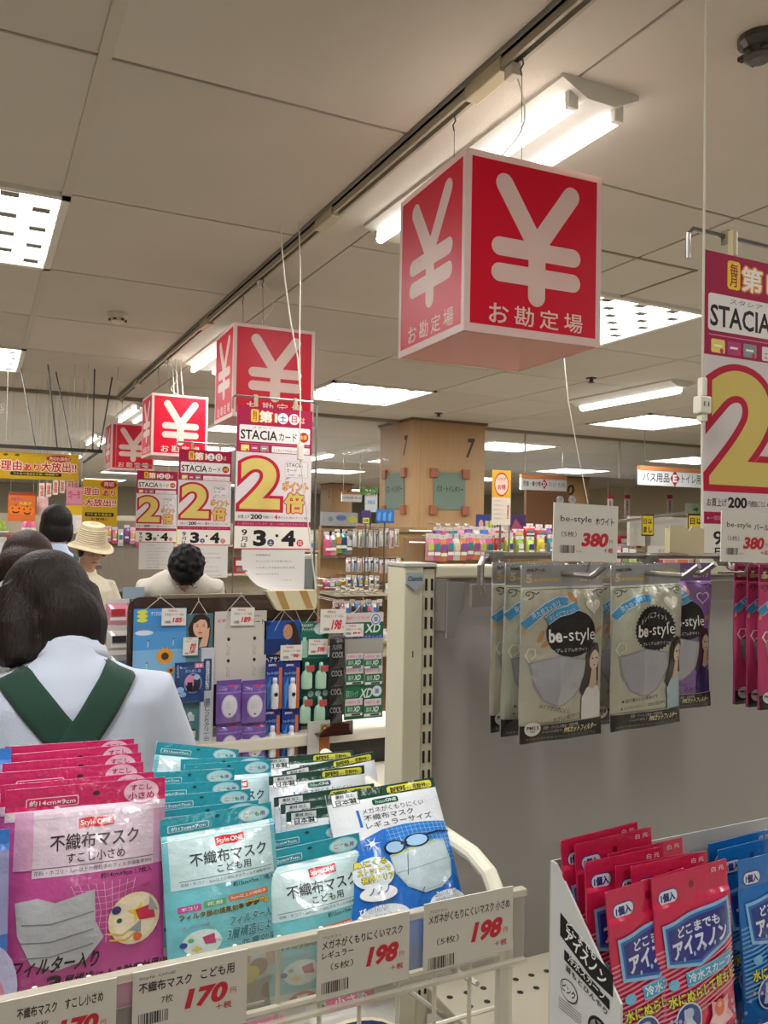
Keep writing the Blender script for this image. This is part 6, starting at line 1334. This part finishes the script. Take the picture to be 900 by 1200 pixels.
hangrow(508, 590, 616, YS-.02, 9, ['purple', 'pink', 'teal', 'rose', 'purple', 'white', 'blue', 'rose', 'red'], .055, .12, 'in rear row of sponge rack', 'packs of the sponge rack', 'pack', 12)
hangrow(508, 552, 613, YS-.11, 4, ['white'], .03, .022, 'of tags over sponge rack', 'price tags of the sponge rack', 'pack', 13, 'tag', .5)
hangrow(578, 652, 626, YS-.14, 6, ['red', 'lime', 'green', 'lime', 'yellow', 'teal'], .055, .12, 'right part of sponge rack', 'packs of the sponge rack', 'pack', 14)
hangrow(600, 640, 617, YS-.05, 3, ['pink', 'red', 'red'], .085, .06, 'under the yellow notice', 'packs of the sponge rack', 'pack', 15)
hangrow(732, 760, 610, YS, 1, ['yellow'], .06, .1, 'beside the purple pair', 'packs of the sponge rack', 'pack', 16)
hangrow(615, 648, 612, YS+.02, 3, ['purple', 'pink', 'purple'], .05, .13, 'left of the standing price card', 'packs of the sponge rack', 'pack', 17)
board('price_board', 'navy product card left of the yellow and red notice', 'display card', None, 558, 603, 584, 622, YS+.03, '#22305f', lambda p, H: (p.rect(0, 0, 100, H, '#28356e'), p.ell(22, H*.6, 10, 16, '#b98a8a'), p.text('無香料', 40, H*.35, 92, H*.8, '#c9c63a', .03)), post=1)
board('price_board', 'dark purple product card right of the yellow and red notice', 'display card', None, 596, 603, 616, 622, YS+.03, '#3a2346', lambda p, H: (p.rect(0, 0, 100, H, '#33204a'), p.poly([(10, H), (40, 20), (80, 60), (90, H)], '#8a3a4a')), post=1)
def d_not(p, H):
    p.rect(0, 0, 100, H*.5, '#d2a02e'); p.rect(0, H*.5, 100, H, '#cfc3b4'); p.ell(50, H*.26, 38, H*.22, '#b5282e'); p.ell(50, H*.26, 34, H*.19, '#d8b9a8'); p.text('ハイキング', 26, H*.12, 74, H*.2, '#b5282e', .03); p.text('お得', 30, H*.26, 72, H*.36, '#b5282e', .04)
    for k in range(5): p.text('期間限定ポイント', 12, H*(.55+k*.08), 74, H*(.58+k*.08), '#a08a7a')
    p.text('増量中', 80, H*.62, 92, H*.92, '#b5282e', .02, vertical=True)
board('yellow_notice', 'yellow and red hanging notice on a pole right of the pillar', 'notice', None, 577, 551, 598, 615, YS-.2, '#cfc3b4', d_not, m_='paper', post=1)
t = thing('notice_pole', 'thin clear pole carrying the yellow and red notice', 'pole', (at(597, 600, y=YS-.17)[0], YS-.17, 0)); m = MB(); m.tube([(0, 0, 0), (0, 0, at(597, 552, y=YS-.17)[2])], .006, '#aaa9a4', 6); m.build('pole', 'steel', t)
# white hanging lamps cords, far gondolas and their goods
P = at(648, 600, y=3.6)
t = thing('pull_cord', 'white pull cord with small switch hanging right of the biggest cube', 'cord', P)
m = MB(); m.tube([at(661, 420, y=3.6)-P, at(666, 470, y=3.6)-P, at(676, 525, y=3.6)-P, at(689, 590, y=3.6)-P], .0025, '#c9c3b6', 5); q0_ = at(661, 420, y=3.6); m.tube([np.array([q0_[0]-P[0], 0, CEIL-P[2]-.002]), q0_-P], .0025, '#c9c3b6', 5); m.build('cord', 'cord', t)
def far_gondola(x, y, L, label, h=1.35, rows=3, cols=('white', 'blue', 'pink', 'grey', 'yellow', 'red', 'green', 'cream'), n=7, seed=0, ax='x', c='#a9a08c', kinds=('box', 'bottle', 'pack')):
    t = thing('shop_gondola', label, 'shelving', (x, y, 0), group='far shop gondolas')
    m = MB(); m.box(0, .16, 0, L, .20, h, c); m.build('back_panel', 'panel_paint', t)
    for k in range(rows): m = MB(); z = h-.28-.36*k; m.box(0, -.16, z-.02, L, .16, z, '#c3bba8'); m.build('shelf', 'enamel', t)
    m = MB(); m.box(0, -.16, 0, L, .16, .18, '#8f8674'); m.build('plinth', 'panel_paint', t)
    q = random.Random(seed)
    for k in range(min(rows, 2)):
        z = h-.28-.36*k
        for i in range(n):
            cc = q.choice(cols); kd = q.choice(('box', 'bottle')); w_ = L/n*.72
            good(kd, cc, (x+L*(i+.5)/n, y-.05, z), round(min(w_, .16)*(1 if kd == 'box' else .8), 2), q.choice((.2, .24, .27)), .1, '%s %s, %s on %s shelf, %s' % (cc, 'carton' if kd == 'box' else 'bottle', ORD[i], ('top', 'lower')[k], label), kd, 'goods on the far gondolas', seed)
G_ = [(-1.6, 8.6, 1.5, 'far gondola behind the pumpkin poster'), (.1, 9.1, 1.5, 'far gondola behind the straw hat woman'), (1.9, 10.3, 1.5, 'far gondola behind the middle point poster'), (3.2, 10.6, 1.5, 'far gondola left of the square pillar'),
      (5.9, 9.6, 1.6, 'far gondola right of the square pillar'), (7.7, 9.2, 1.6, 'far gondola left of the letter E sign'), (9.6, 9.3, 1.6, 'far gondola below the letter E sign'), (5.6, 12.6, 1.6, 'second far gondola right of the pillar'), (8.4, 13.0, 1.6, 'second far gondola under the letter E sign'), (11.0, 12.0, 1.6, 'far gondola behind the big point poster')]
for i, (x, y, L, lb) in enumerate(G_): far_gondola(x, y, L, lb, seed=40+i, h=(1.38, 1.5, 1.45)[i % 3], n=6)
# shelves just right of the slotted post, below the E sign
YR = 4.6
for i, (x0, y0, x1, y1, Yq, c, lb) in enumerate(((752, 603, 766, 628, 3.0, '#c9b030', 'yellow and black lettered sign behind the cream pocket, left piece'), (806, 602, 826, 630, 3.02, '#c9b030', 'yellow and black lettered sign beside the big poster'))):
    board('yellow_sign', lb, 'sign', None, x0, y0, x1, y1, Yq, c, lambda p, H: (p.rect(0, 0, 100, H, '#22201c'), p.rect(6, 8, 94, H-8, '#c6ad2c'), p.text('以上' if H > 150 else '日以', 14, H*.18, 86, H*.45, '#201d18', .04), p.text('まし', 14, H*.55, 86, H*.85, '#201d18', .04)), m_='paper', post=1)
def d_wp(p, H): p.rect(0, 0, 100, H, '#c9c3bd'); p.text('ポイントカードのご案内', 20, 4, 80, 8, '#55504c', .01); p.rect(4, 12, 96, H, '#b02a46'); p.rect(6, 14, 94, H-2, '#c9b4ae'); [p.rr(10+i*21, 17, 28+i*21, 30, 1, ('#b04a50', '#c98a7a', '#c9704a', '#b9a08a')[i]) for i in range(4)]
board('white_notice', 'white notice with red frame behind the middle steel peg', 'notice', None, 757, 640, 826, 668, 3.05, '#c9c3bd', d_wp, m_='paper', post=1)
board('partition', 'white partition panel behind the cream pocket', 'panel', None, 738, 606, 826, 640, 3.4, '#b9b6ae', None, m_='panel_paint', thick=.02, post=1)
t = thing('steel_stand', 'grey steel tube stand right of the standing price card', 'stand', (at(760, 640, y=3.3)[0], 3.3, 0))
m = MB(); a_, b_ = at(700, 614, y=3.3), at(812, 600, y=3.3); m.tube([(a_[0]-t.location.x, 0, a_[2]), (b_[0]-t.location.x, 0, b_[2])], .008, '#9b978e', 8); m.build('tube', 'steel', t); m = MB(); m.tube([(0, 0, 0), (0, 0, at(760, 606, y=3.3)[2])], .01, '#9b978e', 8); m.build('leg', 'steel', t)
t = thing('basket_table', 'low display table with pale packs right of the price card', 'table', (at(712, 640, y=4.9)[0], 4.9, 0)); m = MB(); m.box(-.35, 0, 1.12, .45, .4, 1.16, '#8d867a'); m.build('table_top', 'enamel', t)
for s_ in (-.33, .43): m = MB(); m.box(s_-.02, .02, 0, s_+.02, .38, 1.12, '#8d867a'); m.build('leg', 'enamel', t)
for i in range(7): good('box', ('white', 'grey', 'navy', 'white', 'rose', 'grey', 'white')[i], (at(688+i*9, 640, y=4.95)[0], 4.95, 1.16), .07, .12+.02*(i % 3), .1, '%s carton, %s from the left on the low display table' % (('white', 'grey', 'navy', 'white', 'rose', 'grey', 'white')[i], ORD[i]), 'box', 'cartons on the display table')
for i, (px, Y, lb) in enumerate(((715, 12.8, 'left'), (735, 12.4, 'middle'), (785, 12.0, 'right'))):
    board('strip_sign', 'narrow red and white vertical strip sign, %s of three far ones' % lb, 'sign', 'far strip signs', px-3, 580, px+3, 610, Y, '#c9c0bc', lambda p, H: (p.rect(0, 0, 100, H, '#c9c2c0'), p.rect(0, 0, 100, H*.15, '#a03038'), p.text('最高品', 26, H*.2, 76, H*.8, '#a03038', .02, vertical=True)), m_='paper', hang=1)
board('exit_sign', 'small green and white arrow sign far right of the letter E sign', 'sign', None, 803, 590, 819, 604, 9.0, '#c4cfc0', lambda p, H: (p.rect(50, 0, 100, H, '#a9c9a0'), p.line([(58, H/2), (86, H/2)], 9, '#2e7a3c'), p.poly([(78, H*.22), (94, H/2), (78, H*.78)], '#2e7a3c')), m_='paper', hang=1)
# mirrors and round tins on the wooden display by the number ten pillar
t = thing('mirror_rack', 'wooden rack with round white clocks by the far pillar', 'rack', (at(642, 600, y=9.0)[0], 9.0, 0)); m = MB(); ww = at(668, 600, y=9.0)[0]-at(618, 600, y=9.0)[0]; m.box(-ww/2, 0, 0, ww/2, .05, at(642, 575, y=9.0)[2], '#7a5438'); m.build('board', 'wood', t)
for px in (659, 673):
    P = at(px-2, 586, y=8.95); c_ = thing('wall_clock', 'round white clock, %s one on the wooden rack' % ('left' if px == 659 else 'right'), 'clock', P, group='round clocks on the wooden rack')
    m = MB(); m.ring([[(.055*math.cos(k*PI/8), y_, .055*math.sin(k*PI/8)) for k in range(16)] for y_ in (.03, 0)], '#b9bdbc'); m.build('case', 'plastic', c_); m = MB(); m.box(-.002, -.002, 0, .002, -.0005, .04, '#2a2a2a'); m.build('hand', 'plastic', c_); m = MB(); m.box(0, -.002, -.002, .028, -.0005, .002, '#2a2a2a'); m.build('hand', 'plastic', c_)
# packs at the left of the divider and behind the staff woman
t = thing('side_rack', 'small steel rack left of the smoked divider', 'rack', (at(133, 700, y=2.66)[0], 2.66, 0)); m = MB(); m.box(-.03, 0, 0, .07, .02, 1.13, '#7d776c'); m.build('back_board', 'enamel', t)
for i, (px, py, Y, c) in enumerate(((138, 702, 2.5, 'rose'), (139, 733, 2.45, 'white'), (126, 712, 2.6, 'pink'), (140, 762, 2.42, 'grey'))):
    P = at(px, py, y=Y); good('pack', c, (P[0], Y, P[2]), .065, .075, .03, '%s square pack, %s from the top left of the smoked divider' % (c, ORD[i]), 'pack', 'packs left of the divider')
P = at(158, 690, y=3.3); board('blue_calendar', 'pale blue gridded calendar sheet left of the bending man', 'calendar', None, 144, 688, 169, 702, 3.3, '#8fa3b3', lambda p, H: [p.rect(0, k*9, 100, k*9+.8, '#6f8496') for k in range(6)]+[p.rect(k*12, 0, k*12+.8, H, '#6f8496') for k in range(9)], post=1)
# shelves of small goods at the far left, below the pumpkin poster
t = thing('left_shelf', 'shelf of small boxed goods at the left edge below the pumpkin poster', 'shelving', (at(40, 640, y=6.2)[0], 6.2, 0)); m = MB(); m.box(-.5, 0, 1.08, .45, .3, 1.11, '#6b5a4c'); m.build('shelf', 'wood', t); m = MB(); m.box(-.5, .28, 0, .45, .31, 1.33, '#7b6d60'); m.build('back_panel', 'wood', t)
t = thing('banner_rack', 'narrow rack of packs behind the tall yellow banner', 'rack', (at(150, 600, y=8.24)[0], 8.24, 0)); m = MB(); m.box(-.35, 0, 0, .35, .03, 1.44, '#85796a'); m.build('back_board', 'wood', t)
cs = ['white', 'red', 'white', 'cream', 'red', 'white', 'rose', 'cream']
for i, c in enumerate(cs):
    P = at(3+i*9, 640, y=6.25); good('box', c, (P[0], 6.25, 1.11), .05, .19+.02*(i % 2), .08, '%s carton, %s from the left edge below the pumpkin poster' % (c, ORD[i]), 'box', 'cartons on the left shelf')
for i in range(7):
    c = ['rose', 'pink', 'white', 'purple', 'rose', 'pink', 'white'][i]; P = at(128+i*7, 600, y=8.2); good('pack', c, (P[0], 8.2, 1.40-.02*(i % 3)), .05, .16, .03, '%s pack, %s from the left behind the tall yellow banner' % (c, ORD[i]), 'pack', 'packs behind the tall banner')
